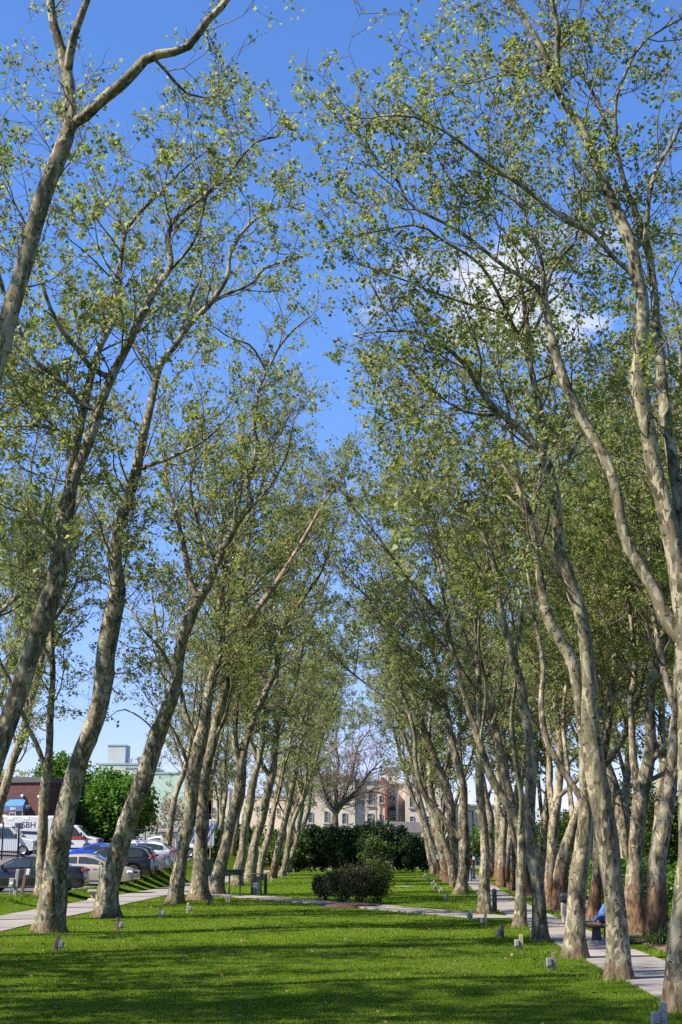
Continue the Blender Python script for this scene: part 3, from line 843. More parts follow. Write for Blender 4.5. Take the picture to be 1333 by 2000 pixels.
traced('plane_tree', 'slim plane tree left of the lawn behind the dark green box, forked in two', (425, 1747),
       [(425, 1747, 30), (427, 1720, 27), (441, 1650, 25), (464, 1550, 24), (472, 1495, 23), (485, 1440, 17), (500, 1395, 15), (520, 1350, 14), (540, 1300, 12), (555, 1225, 11), (600, 1160, 9), (630, 1110, 6), (650, 1040, 4)],
       [[(470, 1495, 16), (460, 1450, 15), (460, 1400, 13), (467, 1325, 12), (475, 1250, 10), (468, 1175, 9), (480, 1115, 8), (490, 1000, 5), (510, 900, 3)],
        [(540, 1300, 7), (530, 1200, 6), (545, 1100, 5), (580, 1010, 3)]],
       107, zmin=7.5, group=GL, n1=1.6, l1=(1.4, 3.6))

traced('plane_tree', 'pale plane tree left of the lawn just before the litter bin', (462, 1731),
       [(462, 1731, 25), (468, 1690, 22), (480, 1610, 20), (492, 1550, 18), (505, 1490, 16), (515, 1400, 13), (525, 1300, 11), (535, 1200, 9), (560, 1100, 7), (580, 1000, 5), (590, 920, 3)],
       [[(505, 1490, 9), (480, 1420, 8), (490, 1330, 7), (500, 1230, 5)], [(525, 1300, 8), (560, 1220, 7), (600, 1130, 5), (625, 1050, 3)]],
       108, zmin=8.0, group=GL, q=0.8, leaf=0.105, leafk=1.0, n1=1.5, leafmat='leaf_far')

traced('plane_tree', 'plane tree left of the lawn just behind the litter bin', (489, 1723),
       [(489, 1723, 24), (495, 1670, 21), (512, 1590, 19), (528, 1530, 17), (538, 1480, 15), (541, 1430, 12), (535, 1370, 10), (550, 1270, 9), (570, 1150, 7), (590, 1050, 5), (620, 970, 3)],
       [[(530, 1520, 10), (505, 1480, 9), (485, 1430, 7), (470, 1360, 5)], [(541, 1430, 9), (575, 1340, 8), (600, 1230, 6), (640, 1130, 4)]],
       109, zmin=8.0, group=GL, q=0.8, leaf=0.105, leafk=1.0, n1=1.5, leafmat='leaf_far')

# right row
traced('plane_tree', 'huge nearest plane tree at the right edge with long limbs arching over the lawn', (1322, 1976),
       [(1322, 1976, 56), (1324, 1900, 50), (1330, 1750, 46), (1342, 1560, 44), (1350, 1380, 46), (1342, 1240, 50), (1330, 1110, 46), (1303, 990, 38), (1272, 900, 37), (1257, 825, 36), (1243, 750, 42), (1252, 675, 32), (1256, 600, 30), (1247, 550, 28), (1231, 475, 27), (1211, 425, 26), (1186, 365, 24), (1161, 305, 22), (1141, 250, 21), (1106, 205, 20), (1081, 155, 18), (1061, 100, 15), (1026, 40, 13), (1001, 0, 12), (960, -80, 9), (930, -160, 5)],
       [{'p': [(1340, 1250, 36), (1306, 1218, 33), (1281, 1160, 31), (1256, 1115, 30), (1226, 1065, 29), (1211, 1010, 27), (1201, 950, 27), (1181, 895, 26), (1151, 840, 26), (1116, 775, 24), (1091, 705, 22), (1073, 640, 19), (1062, 575, 16), (1026, 545, 12), (986, 520, 11), (916, 465, 9), (866, 435, 8), (806, 405, 7), (783, 370, 6), (774, 345, 6), (745, 326, 4)], 'dy': 1.0},
        {'p': [(1225, 525, 13), (1196, 500, 12), (1156, 455, 12), (1106, 430, 11), (1066, 400, 10), (1016, 360, 10), (956, 320, 9), (916, 290, 8), (866, 255, 7), (806, 228, 5), (740, 226, 3)], 'dy': -.8},
        [(1095, 185, 15), (1088, 100, 14), (1091, 60, 13), (1076, 0, 12), (1060, -90, 8)],
        {'p': [(1345, 1080, 28), (1328, 980, 28), (1316, 910, 28), (1301, 815, 28), (1291, 725, 25), (1281, 625, 22), (1276, 550, 20), (1261, 465, 19), (1221, 360, 13), (1201, 280, 11), (1171, 210, 9), (1146, 155, 8), (1101, 85, 7), (1036, 35, 5), (980, -10, 3)], 'dy': 1.6},
        [(1261, 465, 12), (1266, 400, 11), (1281, 335, 9), (1316, 275, 8), (1360, 190, 5)],
        [(1202, 280, 9), (1203, 200, 8), (1236, 115, 7), (1266, 75, 6), (1326, 40, 4)],
        [(1062, 575, 12), (1060, 520, 11), (1048, 480, 9), (1033, 440, 7), (1010, 380, 5), (1000, 310, 3)],
        [(1062, 560, 9), (1090, 510, 8), (1125, 470, 6), (1135, 400, 4)],
        [(1078, 150, 7), (1050, 150, 7), (985, 145, 5), (930, 160, 3)]],
       201, zmin=8.5, group=GR, l1=(0.7, 1.6), n1=1.5, leaf=.074, leafk=1.15, near=True)

traced('plane_tree', 'smooth pale plane tree right of the lawn hiding the seated person in blue', (1208, 1914),
       [(1208, 1914, 60), (1208, 1880, 52), (1203, 1760, 45), (1188, 1640, 44), (1172, 1520, 43), (1158, 1425, 40), (1150, 1350, 36), (1141, 1275, 34), (1131, 1200, 33), (1119, 1155, 32), (1102, 1105, 28), (1091, 1065, 25), (1086, 1000, 24), (1077, 935, 24), (1064, 885, 22), (1065, 840, 18), (1053, 775, 15), (1038, 715, 14), (1033, 665, 13), (1024, 600, 10), (1015, 540, 8), (1000, 480, 5)],
       [{'p': [(1062, 885, 17), (1016, 840, 16), (981, 810, 16), (946, 775, 15), (921, 730, 13), (891, 695, 10), (856, 670, 8), (811, 648, 7), (741, 648, 5), (691, 655, 3)], 'dy': -.6},
        [(1036, 690, 13), (1011, 655, 12), (991, 620, 10), (966, 605, 8), (936, 600, 7), (856, 575, 6), (796, 550, 4), (740, 530, 3)],
        [(1010, 652, 9), (986, 600, 9), (961, 550, 8), (931, 510, 7), (866, 470, 6), (816, 440, 5), (720, 455, 3)],
        [(1034, 665, 9), (1060, 610, 8), (1075, 540, 6), (1110, 470, 4)],
        [(1076, 935, 9), (1110, 900, 8), (1140, 830, 6), (1150, 750, 4)],
        [(981, 810, 7), (930, 810, 6), (880, 790, 5), (820, 740, 3)]],
       202, zmin=7.5, group=GR, l1=(0.9, 2.2), n1=1.5, leaf=.076, leafk=1.1, near=True)

traced('plane_tree', 'plane tree right of the lawn with a cracked foot, beside the smooth pale trunk', (1123, 1874),
       [(1123, 1874, 50), (1124, 1840, 42), (1128, 1760, 37), (1139, 1600, 34), (1143, 1480, 30), (1136, 1400, 27), (1121, 1300, 25), (1101, 1258, 24), (1082, 1225, 26), (1066, 1175, 22), (1056, 1125, 20), (1046, 1065, 18), (1036, 1015, 16), (1016, 960, 14), (1006, 910, 12), (1000, 860, 9), (990, 790, 6), (970, 720, 4)],
       [[(1127, 1545, 14), (1091, 1490, 14), (1066, 1440, 14), (1058, 1375, 13), (1062, 1300, 11), (1045, 1210, 8), (1030, 1120, 5), (1012, 1040, 2)],
        [(1038, 1015, 11), (1049, 975, 11), (1057, 910, 9), (1050, 830, 7), (1065, 740, 4)],
        [(1036, 1010, 7), (980, 960, 6), (930, 930, 4), (880, 930, 3)],
        [(1016, 960, 7), (960, 880, 6), (900, 830, 4), (850, 800, 3)]],
       203, zmin=8.0, group=GR, l1=(1.1, 2.7), n1=1.4)

traced('plane_tree', 'slim plane tree right of the lawn bowed to the left in its upper half', (1057, 1840),
       [(1057, 1840, 34), (1056, 1810, 30), (1052, 1740, 27), (1040, 1640, 26), (1036, 1560, 25), (1035, 1485, 24), (1026, 1400, 20), (1016, 1325, 19), (1001, 1290, 18), (986, 1225, 15), (976, 1160, 13), (966, 1100, 12), (951, 1065, 11), (941, 1020, 11), (951, 960, 9), (935, 930, 8), (916, 915, 7), (881, 875, 6), (836, 835, 5), (796, 795, 3)],
       [[(952, 955, 6), (981, 920, 6), (1000, 860, 4)],
        [(1001, 1290, 9), (1020, 1210, 8), (1010, 1120, 6), (1020, 1030, 4)],
        [(976, 1160, 7), (930, 1100, 6), (890, 1040, 5), (850, 960, 3)],
        [(941, 1020, 6), (915, 970, 5), (900, 1000, 3)]],
       204, zmin=7.5, group=GR, l1=(1.5, 3.6))

traced('plane_tree', 'short dark plane trunk right of the lawn that bends sharply left above head height', (1014, 1814),
       [(1014, 1814, 30), (1016, 1790, 25), (1018, 1680, 22), (1015, 1624, 22), (992, 1576, 19), (961, 1520, 17), (938, 1450, 16), (921, 1400, 13), (906, 1350, 12), (886, 1275, 11), (866, 1215, 9), (836, 1175, 8), (790, 1120, 6), (740, 1050, 5), (700, 1000, 3)],
       [[(1016, 1628, 14), (1020, 1560, 13), (1008, 1480, 11), (1000, 1400, 9), (1010, 1300, 7), (1000, 1200, 4)],
        [(886, 1275, 8), (870, 1180, 7), (850, 1080, 5), (820, 980, 3)],
        [(938, 1450, 8), (950, 1350, 7), (935, 1250, 6), (945, 1150, 4)]],
       205, zmin=7.5, group=GR, l1=(1.5, 3.8))

traced('plane_tree', 'straight whitish plane tree right of the lawn with a green post at its foot', (948, 1787),
       [(948, 1787, 29), (947, 1760, 25), (946, 1680, 22), (940, 1580, 19), (937, 1490, 16), (938, 1400, 13), (936, 1325, 11), (928, 1225, 10), (926, 1150, 9), (915, 1060, 7), (900, 970, 6), (870, 880, 4)],
       [[(936, 1325, 8), (900, 1220, 7), (870, 1120, 6), (830, 1020, 4), (800, 930, 3)], [(928, 1225, 7), (950, 1130, 6), (960, 1040, 4)], [(937, 1460, 6), (970, 1390, 5), (985, 1300, 3)]],
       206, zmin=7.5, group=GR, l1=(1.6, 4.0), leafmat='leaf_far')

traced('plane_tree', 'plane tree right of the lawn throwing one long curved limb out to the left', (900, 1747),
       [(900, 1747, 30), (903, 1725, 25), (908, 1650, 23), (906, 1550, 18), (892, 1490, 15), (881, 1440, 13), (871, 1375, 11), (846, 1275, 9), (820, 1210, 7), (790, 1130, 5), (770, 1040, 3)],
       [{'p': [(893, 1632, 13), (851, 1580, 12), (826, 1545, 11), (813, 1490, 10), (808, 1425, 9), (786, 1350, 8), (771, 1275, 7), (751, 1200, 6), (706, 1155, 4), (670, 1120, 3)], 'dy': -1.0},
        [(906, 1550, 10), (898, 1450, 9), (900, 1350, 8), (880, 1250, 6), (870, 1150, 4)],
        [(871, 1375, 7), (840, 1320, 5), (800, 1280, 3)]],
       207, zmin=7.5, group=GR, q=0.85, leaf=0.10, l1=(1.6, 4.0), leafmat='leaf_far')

# beyond the narrow path
traced('plane_tree', 'leaning plane tree with a dark crack up its trunk, past the narrow path', (1281, 1838),
       [(1281, 1838, 50), (1281, 1800, 44), (1289, 1680, 36), (1308, 1540, 32), (1322, 1400, 30), (1330, 1250, 26), (1345, 1100, 22), (1340, 950, 18), (1320, 820, 13), (1330, 690, 8), (1310, 560, 5)],
       [[(1322, 1400, 16), (1290, 1280, 14), (1270, 1150, 12), (1265, 1020, 9), (1240, 900, 5)], [(1345, 1100, 13), (1390, 960, 10), (1400, 820, 6)], [(1308, 1540, 14), (1350, 1440, 12), (1400, 1340, 8)], [(1265, 1020, 6), (1200, 960, 5), (1160, 880, 3)]],
       301, zmin=6.5, group=GRR, mat='bark2', n1=1.3, leafk=1.25, l1=(1.6, 4.0))
traced('plane_tree', 'stout plane tree right of the narrow path forking widely at about four metres', (1240, 1822),
       [(1240, 1822, 52), (1240, 1790, 44), (1239, 1680, 34), (1248, 1580, 36), (1252, 1545, 34), (1268, 1460, 24), (1274, 1350, 21), (1290, 1270, 18), (1300, 1150, 15), (1290, 1030, 12), (1300, 900, 9), (1285, 780, 6)],
       [[(1248, 1560, 20), (1238, 1480, 18), (1234, 1420, 15), (1231, 1370, 13), (1241, 1300, 12), (1231, 1200, 10), (1215, 1110, 8), (1200, 1000, 5)],
        [(1262, 1500, 15), (1295, 1460, 14), (1333, 1420, 11), (1390, 1380, 7)], [(1260, 1530, 12), (1300, 1510, 11), (1350, 1490, 7)],
        [(1290, 1270, 10), (1330, 1180, 8), (1350, 1080, 5)], [(1300, 1150, 8), (1260, 1080, 7), (1235, 980, 4)]],
       302, zmin=6.0, group=GRR, mat='bark2', n1=1.3, leafk=1.25, l1=(1.6, 4.2))
traced('plane_tree', 'brown footed plane tree right of the narrow path, next behind the seated person', (1160, 1800),
       [(1160, 1800, 32), (1161, 1770, 27), (1166, 1690, 22), (1170, 1600, 20), (1176, 1500, 18), (1190, 1400, 16), (1200, 1290, 14), (1205, 1180, 11), (1190, 1070, 9), (1180, 960, 6), (1170, 870, 4)],
       [[(1176, 1500, 14), (1200, 1470, 13), (1225, 1430, 11), (1250, 1350, 8), (1270, 1260, 5)], [(1190, 1400, 9), (1165, 1320, 8), (1150, 1220, 6), (1130, 1120, 4)], [(1205, 1180, 7), (1240, 1100, 6), (1260, 1010, 4)]],
       303, zmin=6.0, group=GRR, mat='bark2', n1=1.3, leafk=1.25, l1=(1.6, 4.2))
traced('plane_tree', 'pale plane tree leaning right behind the dark topped litter bin', (1097, 1777),
       [(1097, 1777, 42), (1096, 1755, 36), (1098, 1704, 28), (1120, 1614, 24), (1140, 1530, 20), (1150, 1440, 17), (1160, 1330, 14), (1150, 1220, 11), (1165, 1100, 8), (1160, 990, 5)],
       [[(1120, 1600, 12), (1108, 1500, 11), (1100, 1400, 9), (1108, 1300, 7), (1090, 1200, 4)], [(1150, 1440, 9), (1185, 1360, 8), (1205, 1260, 5)], [(1160, 1330, 8), (1130, 1250, 6), (1110, 1150, 4)]],
       304, zmin=6.0, group=GRR, mat='bark2', n1=1.3, leafk=1.25, l1=(1.6, 4.2), leafmat='leaf_far')
traced('plane_tree', 'plane tree with a wide dark fork, past the narrow path, left of the bin', (1072, 1767),
       [(1072, 1767, 28), (1073, 1740, 22), (1078, 1650, 22), (1083, 1590, 24), (1090, 1530, 18), (1096, 1450, 15), (1085, 1350, 12), (1095, 1240, 10), (1080, 1120, 7), (1085, 1010, 4)],
       [[(1080, 1590, 14), (1072, 1500, 13), (1074, 1400, 11), (1060, 1300, 8), (1065, 1200, 5)], [(1088, 1560, 12), (1110, 1540, 11), (1130, 1520, 9), (1170, 1450, 6), (1190, 1380, 4)], [(1096, 1450, 8), (1120, 1370, 7), (1125, 1280, 4)]],
       305, zmin=6.0, group=GRR, mat='bark2', n1=1.3, leafk=1.25, l1=(1.6, 4.2), leafmat='leaf_far')

# by the car park
traced('plane_tree', 'slender forked plane tree at the verge beside the black sedan', (82, 1752),
       [(82, 1752, 30), (83, 1720, 26), (82, 1600, 22), (91, 1510, 22), (97, 1460, 16), (101, 1400, 15), (103, 1300, 13), (100, 1220, 11), (108, 1120, 9), (95, 1020, 7), (110, 920, 4)],
       [[(91, 1505, 13), (70, 1450, 11), (50, 1410, 10), (25, 1340, 8), (0, 1290, 6), (-20, 1200, 4)], [(103, 1300, 7), (70, 1230, 6), (50, 1150, 5), (30, 1060, 3)], [(100, 1220, 7), (140, 1160, 6), (170, 1080, 4)]],
       401, zmin=7.0, group=GO, leafk=1.4, n1=1.3, l1=(1.6, 4.4))
traced('plane_tree', 'thin leaning plane tree by the utility posts, its foot beyond the left edge', (-30, 1740),
       [(-30, 1740, 30), (-22, 1680, 24), (8, 1550, 20), (34, 1460, 18), (55, 1385, 17), (76, 1320, 15), (90, 1230, 12), (85, 1130, 10), (70, 1030, 8), (60, 930, 6), (75, 840, 4)],
       [[(34, 1460, 7), (10, 1390, 6), (-20, 1330, 4)], [(76, 1320, 8), (50, 1240, 7), (20, 1150, 5), (0, 1060, 3)], [(90, 1230, 7), (125, 1150, 6), (150, 1060, 4)]],
       402, zmin=7.0, group=GO, leafk=1.4, n1=1.3, l1=(1.6, 4.4))


# generic plane trees for the farther parts of the rows
def variant(seed, lean, H, r0, mat, q, leaf, leafmat='leaf_far', leafk=1.0, forkz=(4.5, 8.0), zmin=6.0):
    rng = np.random.default_rng(seed)
    T = Tree(seed + 77)
    fz = rng.uniform(*forkz)
    d = np.array([lean[0], lean[1], 1.0]); d /= np.linalg.norm(d)
    n = 5; pts = [np.zeros(3) - [0, 0, .05]]
    for k in range(1, n):
        pts.append(pts[-1] + (d + rng.normal(0, 0.05, 3)) * fz / (n - 1))
    main = list(pts); dd = d.copy(); z = pts[-1][2]
    k = 0
    while main[-1][2] < H and k < 12:
        dd = dd + rng.normal(0, 0.10, 3) + np.array([0, 0, .08]); dd /= np.linalg.norm(dd)
        main.append(main[-1] + dd * rng.uniform(1.7, 2.3)); k += 1
    rad = r0 * np.interp(np.linspace(0, 1, len(main)), [0, .3, .6, 1], [1, .78, .45, .1])
    T.stems.append((np.array(main), rad, True, None))
    for j in range(rng.integers(3, 5)):
        i0 = rng.integers(2, max(3, len(main) - 3)); st = main[i0]
        a = rng.uniform(0, 6.28); dd = np.array([math.cos(a) * .55 + lean[0], math.sin(a) * .55 + lean[1], 0.8]); dd /= np.linalg.norm(dd)
        lp = [st]
        L_ = rng.uniform(0.55, 0.9) * (H - st[2]); m_ = 6
        for _ in range(m_):
            dd = dd + rng.normal(0, 0.12, 3) + np.array([0, 0, .14]); dd /= np.linalg.norm(dd); lp.append(lp[-1] + dd * L_ / m_)
        r_ = rad[i0] * 0.62
        T.stems.append((np.array(lp), r_ * np.linspace(1, .15, len(lp)), False, None))
    o = T.finish('plane_tree', (0, 0, 0), zmin, q=q, leaf=leaf, mat=mat, leafmat=leafmat, n1=1.25, l1=(1.6, 4.0), leafk=leafk)
    return o


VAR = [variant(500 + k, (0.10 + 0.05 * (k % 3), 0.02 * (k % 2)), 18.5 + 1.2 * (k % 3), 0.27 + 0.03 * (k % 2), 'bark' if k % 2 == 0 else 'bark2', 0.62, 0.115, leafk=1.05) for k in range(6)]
_used = set()


def place(k, X, Y, rz, sc, label, group):
    k = k % len(VAR)
    if k not in _used:
        o = VAR[k]; _used.add(k)
    else:
        o = copy_tree(VAR[k])
    o.location = (X, Y, gzf(X, Y)); o.rotation_euler = (0, 0.075 if group in (GL, GR) and Y > 60 else 0, rz); o.scale = (sc, sc, sc * random.Random(int(Y * 10)).uniform(.95, 1.05))
    tag(o, label, 'tree', group)
    return o


ORD = ['first', 'second', 'third', 'fourth', 'fifth', 'sixth', 'seventh', 'eighth', 'ninth', 'tenth', 'eleventh', 'twelfth']
rr = random.Random(8)
for k, Y in enumerate((103, 112, 121, 130, 139, 148)):
    place(k, -7.9 + rr.uniform(-.3, .3), Y, rr.uniform(-.5, .5), rr.uniform(.92, 1.05), f'{ORD[k]} plane tree past the two beside the litter bin in the left row', GL)
for k, (X, Y) in enumerate(((4.5, 76), (4.75, 86), (4.95, 97), (5.15, 108), (5.3, 119), (5.4, 131))):
    place(k + 3, X, Y, math.pi + rr.uniform(-.5, .5), rr.uniform(.9, 1.03), f'{ORD[k]} plane tree beyond the long curved limb in the right hand row', GR)
for k, (X, Y) in enumerate(((7.4, 71), (7.5, 78), (7.3, 85), (8.4, 95), (9.0, 106), (9.6, 118))):
    place([1, 3, 5, 1, 5, 3][k], X, Y, rr.uniform(0, 6.28), rr.uniform(.9, 1.05), f'{ORD[k]} brown footed plane tree past the wide dark fork, right of the narrow path', GRR)
for k, (X, Y) in enumerate(((12.2, 44), (12.6, 54), (12.0, 64), (12.8, 75), (13.5, 90), (16.5, 50), (17.5, 62), (18.0, 78), (19.5, 96))):
    place(k, X, Y, rr.uniform(0, 6.28), rr.uniform(.85, 1.0), f'{ORD[k]} plane tree of those standing behind the bright hedge at the right', 'plane trees behind the hedge')
for k, (X, Y) in enumerate(((-13.4, 93), (-12.9, 108), (-13.1, 122), (-13.3, 137), (-16.5, 150))):
    place(k + 2, X, Y, rr.uniform(-1, 1), rr.uniform(.8, .95), f'{ORD[k]} plane tree on the far side of the wide path, past the parked cars', GO)
# the tree whose twigs hang into the top of the picture, beside the camera
place(2, -9.9, 9.0, 2.2, .95, 'plane tree beside the camera, only outer twigs reach the top of the picture', GL)
for k, (X, Y, a) in enumerate(((-14.4, 7, .4), (-14.6, 12.5, 1.5), (-14.0, 18, 4.1), (-14.2, 25, 2.4), (-14.8, 34, .6), (-14.3, 43, 1.9), (-14.7, 52.5, 3.0))):  # added row: throws shade over the near lawn, thickens foliage at the left
    place(k + 1, X, Y, a, .97, f'{ORD[k]} plane tree added beyond the left edge for lawn shade and foliage, from the near end', 'plane trees added beyond the left edge for lawn shade and foliage')
for k, (X, Y) in enumerate(((10.6, 40), (10.9, 47), (10.2, 58), (10.8, 66), (9.9, 88))):
    place(k, X, Y, k * 1.3, .98, f'{ORD[k]} plane tree standing in the bright hedge line at the right, from the near end', 'plane trees in the hedge line')
for k, (X, Y) in enumerate(((-23.8, 84),)):
    place(k + 3, X, Y, k * 2.1, .95, 'leafy plane tree in the car park beyond the left edge', None)

# the dark split in the foot of the thick tree on the left
hb = MB(); rr = random.Random(4)
def wedge(mb, pts, w, push):
    """a ragged open crack: two lips and a sunken strip, following points on the trunk's face"""
    n = len(pts)
    v = []; f = []
    for k, (p, ww) in enumerate(zip(pts, w)):
        v += [(p[0] - ww, p[1] + 0.05, p[2]), (p[0] - ww * .35, p[1] - push, p[2]), (p[0] + ww * .4, p[1] - push * .6, p[2]), (p[0] + ww, p[1] + 0.05, p[2])]
    for k in range(n - 1):
        a = 4 * k
        for j in range(3):
            f.append((a + j, a + j + 1, a + j + 5, a + j + 4))
    mb.add(v, f)
base = np.array(T_HOLLOW.location)
def crack(tree, px_pts, widths, Yoff):
    pts = []
    b = np.array(tree.location)
    for (x, y) in px_pts:
        q = P(x, y, b[1] + Yoff); pts.append(q - b)
    mb = MB(); wedge(mb, pts, widths, 0.02)
    return mb.build('hollow', M['hollow'], tree)
h = crack(T_HOLLOW, [(103, 1716), (102, 1735), (100, 1755), (99, 1775), (97, 1795), (94, 1815)], [0.03, 0.06, 0.09, 0.10, 0.12, 0.15], -0.36)
h['label'] = 'dark rotten split in the trunk foot'

# ------------------------------------------------------------------ shrubs, hedges, other trees
def bush_crown(rng, n, r, h, zc, leaf, lumps, cone=0.0, fill=0.35):
    """leaf cards in lumps over an ellipsoid (r = radii x, y; h = half height) centred at zc"""
    d = rng.normal(size=(lumps, 3)); d /= np.linalg.norm(d, axis=1, keepdims=True)
    rad = rng.uniform(fill, 1.0, lumps) ** 0.6
    c = d * rad[:, None] * np.array([r[0], r[1], h]) * 0.8
    c[:, 2] += zc
    if cone:
        t = np.clip((c[:, 2] - (zc - h)) / (2 * h), 0, 1)[:, None]; c[:, :2] *= (1 - cone * t)
    k = rng.integers(0, lumps, n)
    lr = rng.uniform(0.22, 0.42, lumps)[k] * min(r[0], h) * (1 if not cone else .85)
    q = rng.normal(size=(n, 3)); q /= np.linalg.norm(q, axis=1, keepdims=True)
    p = c[k] + q * (lr * rng.uniform(0.55, 1.05, n))[:, None]
    p[:, 2] = np.maximum(p[:, 2], 0.05)
    return leaf_quads(p, leaf, rng, 0.5)


def bush(name, loc, label, cat, n, r, h, zc, leaf, mat, lumps=26, seed=1, group=None, stems=6, stem_r=0.03, cone=0.0, stemmat='bark_dark', stem_k=0.75):
    rng = np.random.default_rng(seed)
    root = empty(name, loc)
    v, f = bush_crown(rng, n, r, h, zc, leaf, lumps, cone)
    c = link('crown', new_mesh('crown', v, [f], smooth=False), M[mat], root); c['kind'] = 'stuff'
    st = np.zeros((stems, 3)); st[:, :2] = rng.normal(0, 0.12 * r[0], (stems, 2)); st[:, 2] = -0.05
    dd = np.stack([rng.normal(0, .5, stems) * r[0] / max(h, .1), rng.normal(0, .5, stems) * r[1] / max(h, .1), np.full(stems, 1.6)], -1)
    b = grow(st, dd, rng.uniform(.75, 1.0, stems) * (zc + h) * stem_k, 7, 0.14, 0.05, rng)
    bi, bt, bp, btg = sample_on(b, rng, np.full(stems, 5), 0.25, 1)
    b2 = grow(bp, side_dirs(btg, rng, 30, 65), rng.uniform(.3, .7, len(bp)) * r[0], 5, .2, .08, rng)
    v1, f1 = tubes(b, np.full((stems, 7), stem_r) * np.linspace(1, .4, 7)[None], 5)
    v2, f2 = tubes(b2, np.full((len(b2), 5), stem_r * .4) * np.linspace(1, .4, 5)[None], 4)
    link('stems', new_mesh('stems', np.vstack([v1, v2]), [np.vstack([f1, f2 + len(v1)])]), M[stemmat], root)
    if label:
        tag(root, label, cat, group)
    return root


# evergreen hedge at the end of the lawn: separate tall shrubs, pixels give the tops
hs = [(586, 1628, 1.9), (608, 1606, 1.9), (632, 1600, 2.0), (655, 1608, 1.9), (680, 1601, 2.1), (705, 1606, 2.0), (730, 1594, 2.3), (757, 1597, 2.3), (783, 1612, 2.1), (806, 1622, 1.9), (830, 1630, 1.8)]
for k, (px, py, r_) in enumerate(hs):
    Y = 141.5 + 1.2 * ((k * 7) % 3)
    top = P(px, py, Y); b = (top[0], Y, 0.0); H = top[2]
    bush('evergreen_shrub', b, f'{ORD[k]} from the left of the tall dark evergreen shrubs closing the lawn', 'shrub', 4600, (r_, 1.7), H / 2, H / 2, 0.23, 'leaf_dark', lumps=60, seed=600 + k, group='evergreen shrubs at the end of the lawn', cone=0.35)
c = at(740, 1712)
bush('evergreen_shrub', (c[0], 136.5, 0), 'lighter green rounded shrub standing before the tall evergreens', 'shrub', 3600, (2.0, 1.4), 1.75, 1.75, 0.20, 'leaf_evergreen', lumps=60, seed=650)

# planted bed on the cross path
bx_, by_ = -0.85, 56.6
mbv = MB(); nseg = 40; vv = [(bx_, by_, 0.11)]; ff = []
for ring, (rf, z) in enumerate(((0.5, 0.10), (0.85, 0.07), (1.0, 0.0))):
    for k in range(nseg):
        t = 2 * math.pi * k / nseg; wv = 1 + 0.06 * math.sin(3 * t + 1) + .04 * math.sin(7 * t)
        vv.append((bx_ + 1.22 * rf * wv * math.cos(t), by_ + 1.7 * rf * wv * math.sin(t), z + rr.uniform(-.015, .015)))
for k in range(nseg):
    k2 = (k + 1) % nseg
    ff.append((0, 1 + k, 1 + k2))
    for ring in range(2):
        a = 1 + ring * nseg
        ff.append((a + k, a + nseg + k, a + nseg + k2, a + k2))
tag(mbv.add(vv, ff).build('mulch_bed', M['mulch'], smooth=True), 'round mulch bed on the cross path', 'bed', kind='structure')
shr = [(636, 1760, 0.72, 1.05, 'leaf_red', 'leftmost low spreading shrub of the planted bed in the lawn'),
       (668, 1764, 0.85, 1.35, 'leaf_red', 'dark reddish shrub in the middle of the planted bed'),
       (704, 1766, 0.88, 1.45, 'leaf_red', 'dense dark shrub right of the middle of the planted bed'),
       (738, 1765, 0.78, 1.75, 'leaf_mid', 'rightmost and tallest green shrub of the planted bed')]
for k, (px, py, r_, H, mt, lab) in enumerate(shr):
    c = at(px, py)
    bush('bed_shrub', (c[0], c[1] + .3, 0.05), lab, 'shrub', 4200, (r_, r_), H / 2, H / 2 + .05, 0.07, mt, lumps=120, seed=660 + k, group='shrubs of the planted bed', stems=26, stem_r=0.011, stem_k=1.12)

# bright hedge and darker bushes right of the narrow path
k = 0
for (X, Y, r_, H, mt) in ((8.7, 30, 1.2, 1.7, 'leaf_hedge'), (8.9, 33.5, 1.2, 1.6, 'leaf_hedge'), (8.8, 37, 1.2, 1.7, 'leaf_hedge'), (8.8, 41, 1.3, 1.8, 'leaf_hedge'), (8.9, 45, 1.3, 1.7, 'leaf_hedge'), (9.0, 50, 1.4, 1.9, 'leaf_hedge'), (9.0, 56, 1.4, 1.9, 'leaf_hedge'), (9.1, 62, 1.4, 1.8, 'leaf_hedge'), (9.4, 69, 1.5, 2.0, 'leaf_hedge')):
    bush('hedge_shrub', (X, Y, 0), f'{ORD[k]} bright green clipped shrub of the hedge past the narrow path, from the near end', 'shrub', 5200, (r_, 1.9), H / 2, H / 2, 0.10, mt, lumps=70, seed=700 + k, group='bright hedge past the narrow path'); k += 1
k = 0
for (X, Y, r_, H) in ((14.2, 48, 2.4, 4.8), (14.8, 58, 2.6, 5.2), (14.6, 68, 2.6, 4.6), (15.2, 82, 3.0, 5.4), (16.5, 98, 3.2, 5.0), (14.0, 112, 3.2, 4.4), (12.5, 128, 3.2, 4.0)):
    H += 1.1; bush('large_bush', (X, Y, 0), f'{ORD[k]} big shady green bush behind the bright hedge, from the near end', 'bush', 5200, (r_, r_), H / 2, H / 2, 0.2, 'leaf_mid', lumps=60, seed=720 + k, group='big bushes behind the bright hedge'); k += 1
c = at(1305, 1848)
rng = np.random.default_rng(31)
lily = empty('strap_leaf_plant', (c[0], c[1], 0.03))
pl = grow(np.column_stack([rng.normal(0, .22, 130), rng.normal(0, .3, 130), np.zeros(130)]), np.column_stack([rng.normal(0, .35, 130), rng.normal(0, .35, 130), np.ones(130)]), rng.uniform(.3, .55, 130), 5, .06, -.16, rng)
v, f = tubes(pl, np.full((130, 5), .014) * np.array([1, 1.1, 1, .8, .2])[None], 3)
lf = link('leaves', new_mesh('leaves', v, [f]), M['leaf_dark'], lily); lf['kind'] = 'stuff'
tag(lily, 'clump of dark strap leaved plants by the cracked trunk, past the narrow path', 'plant')

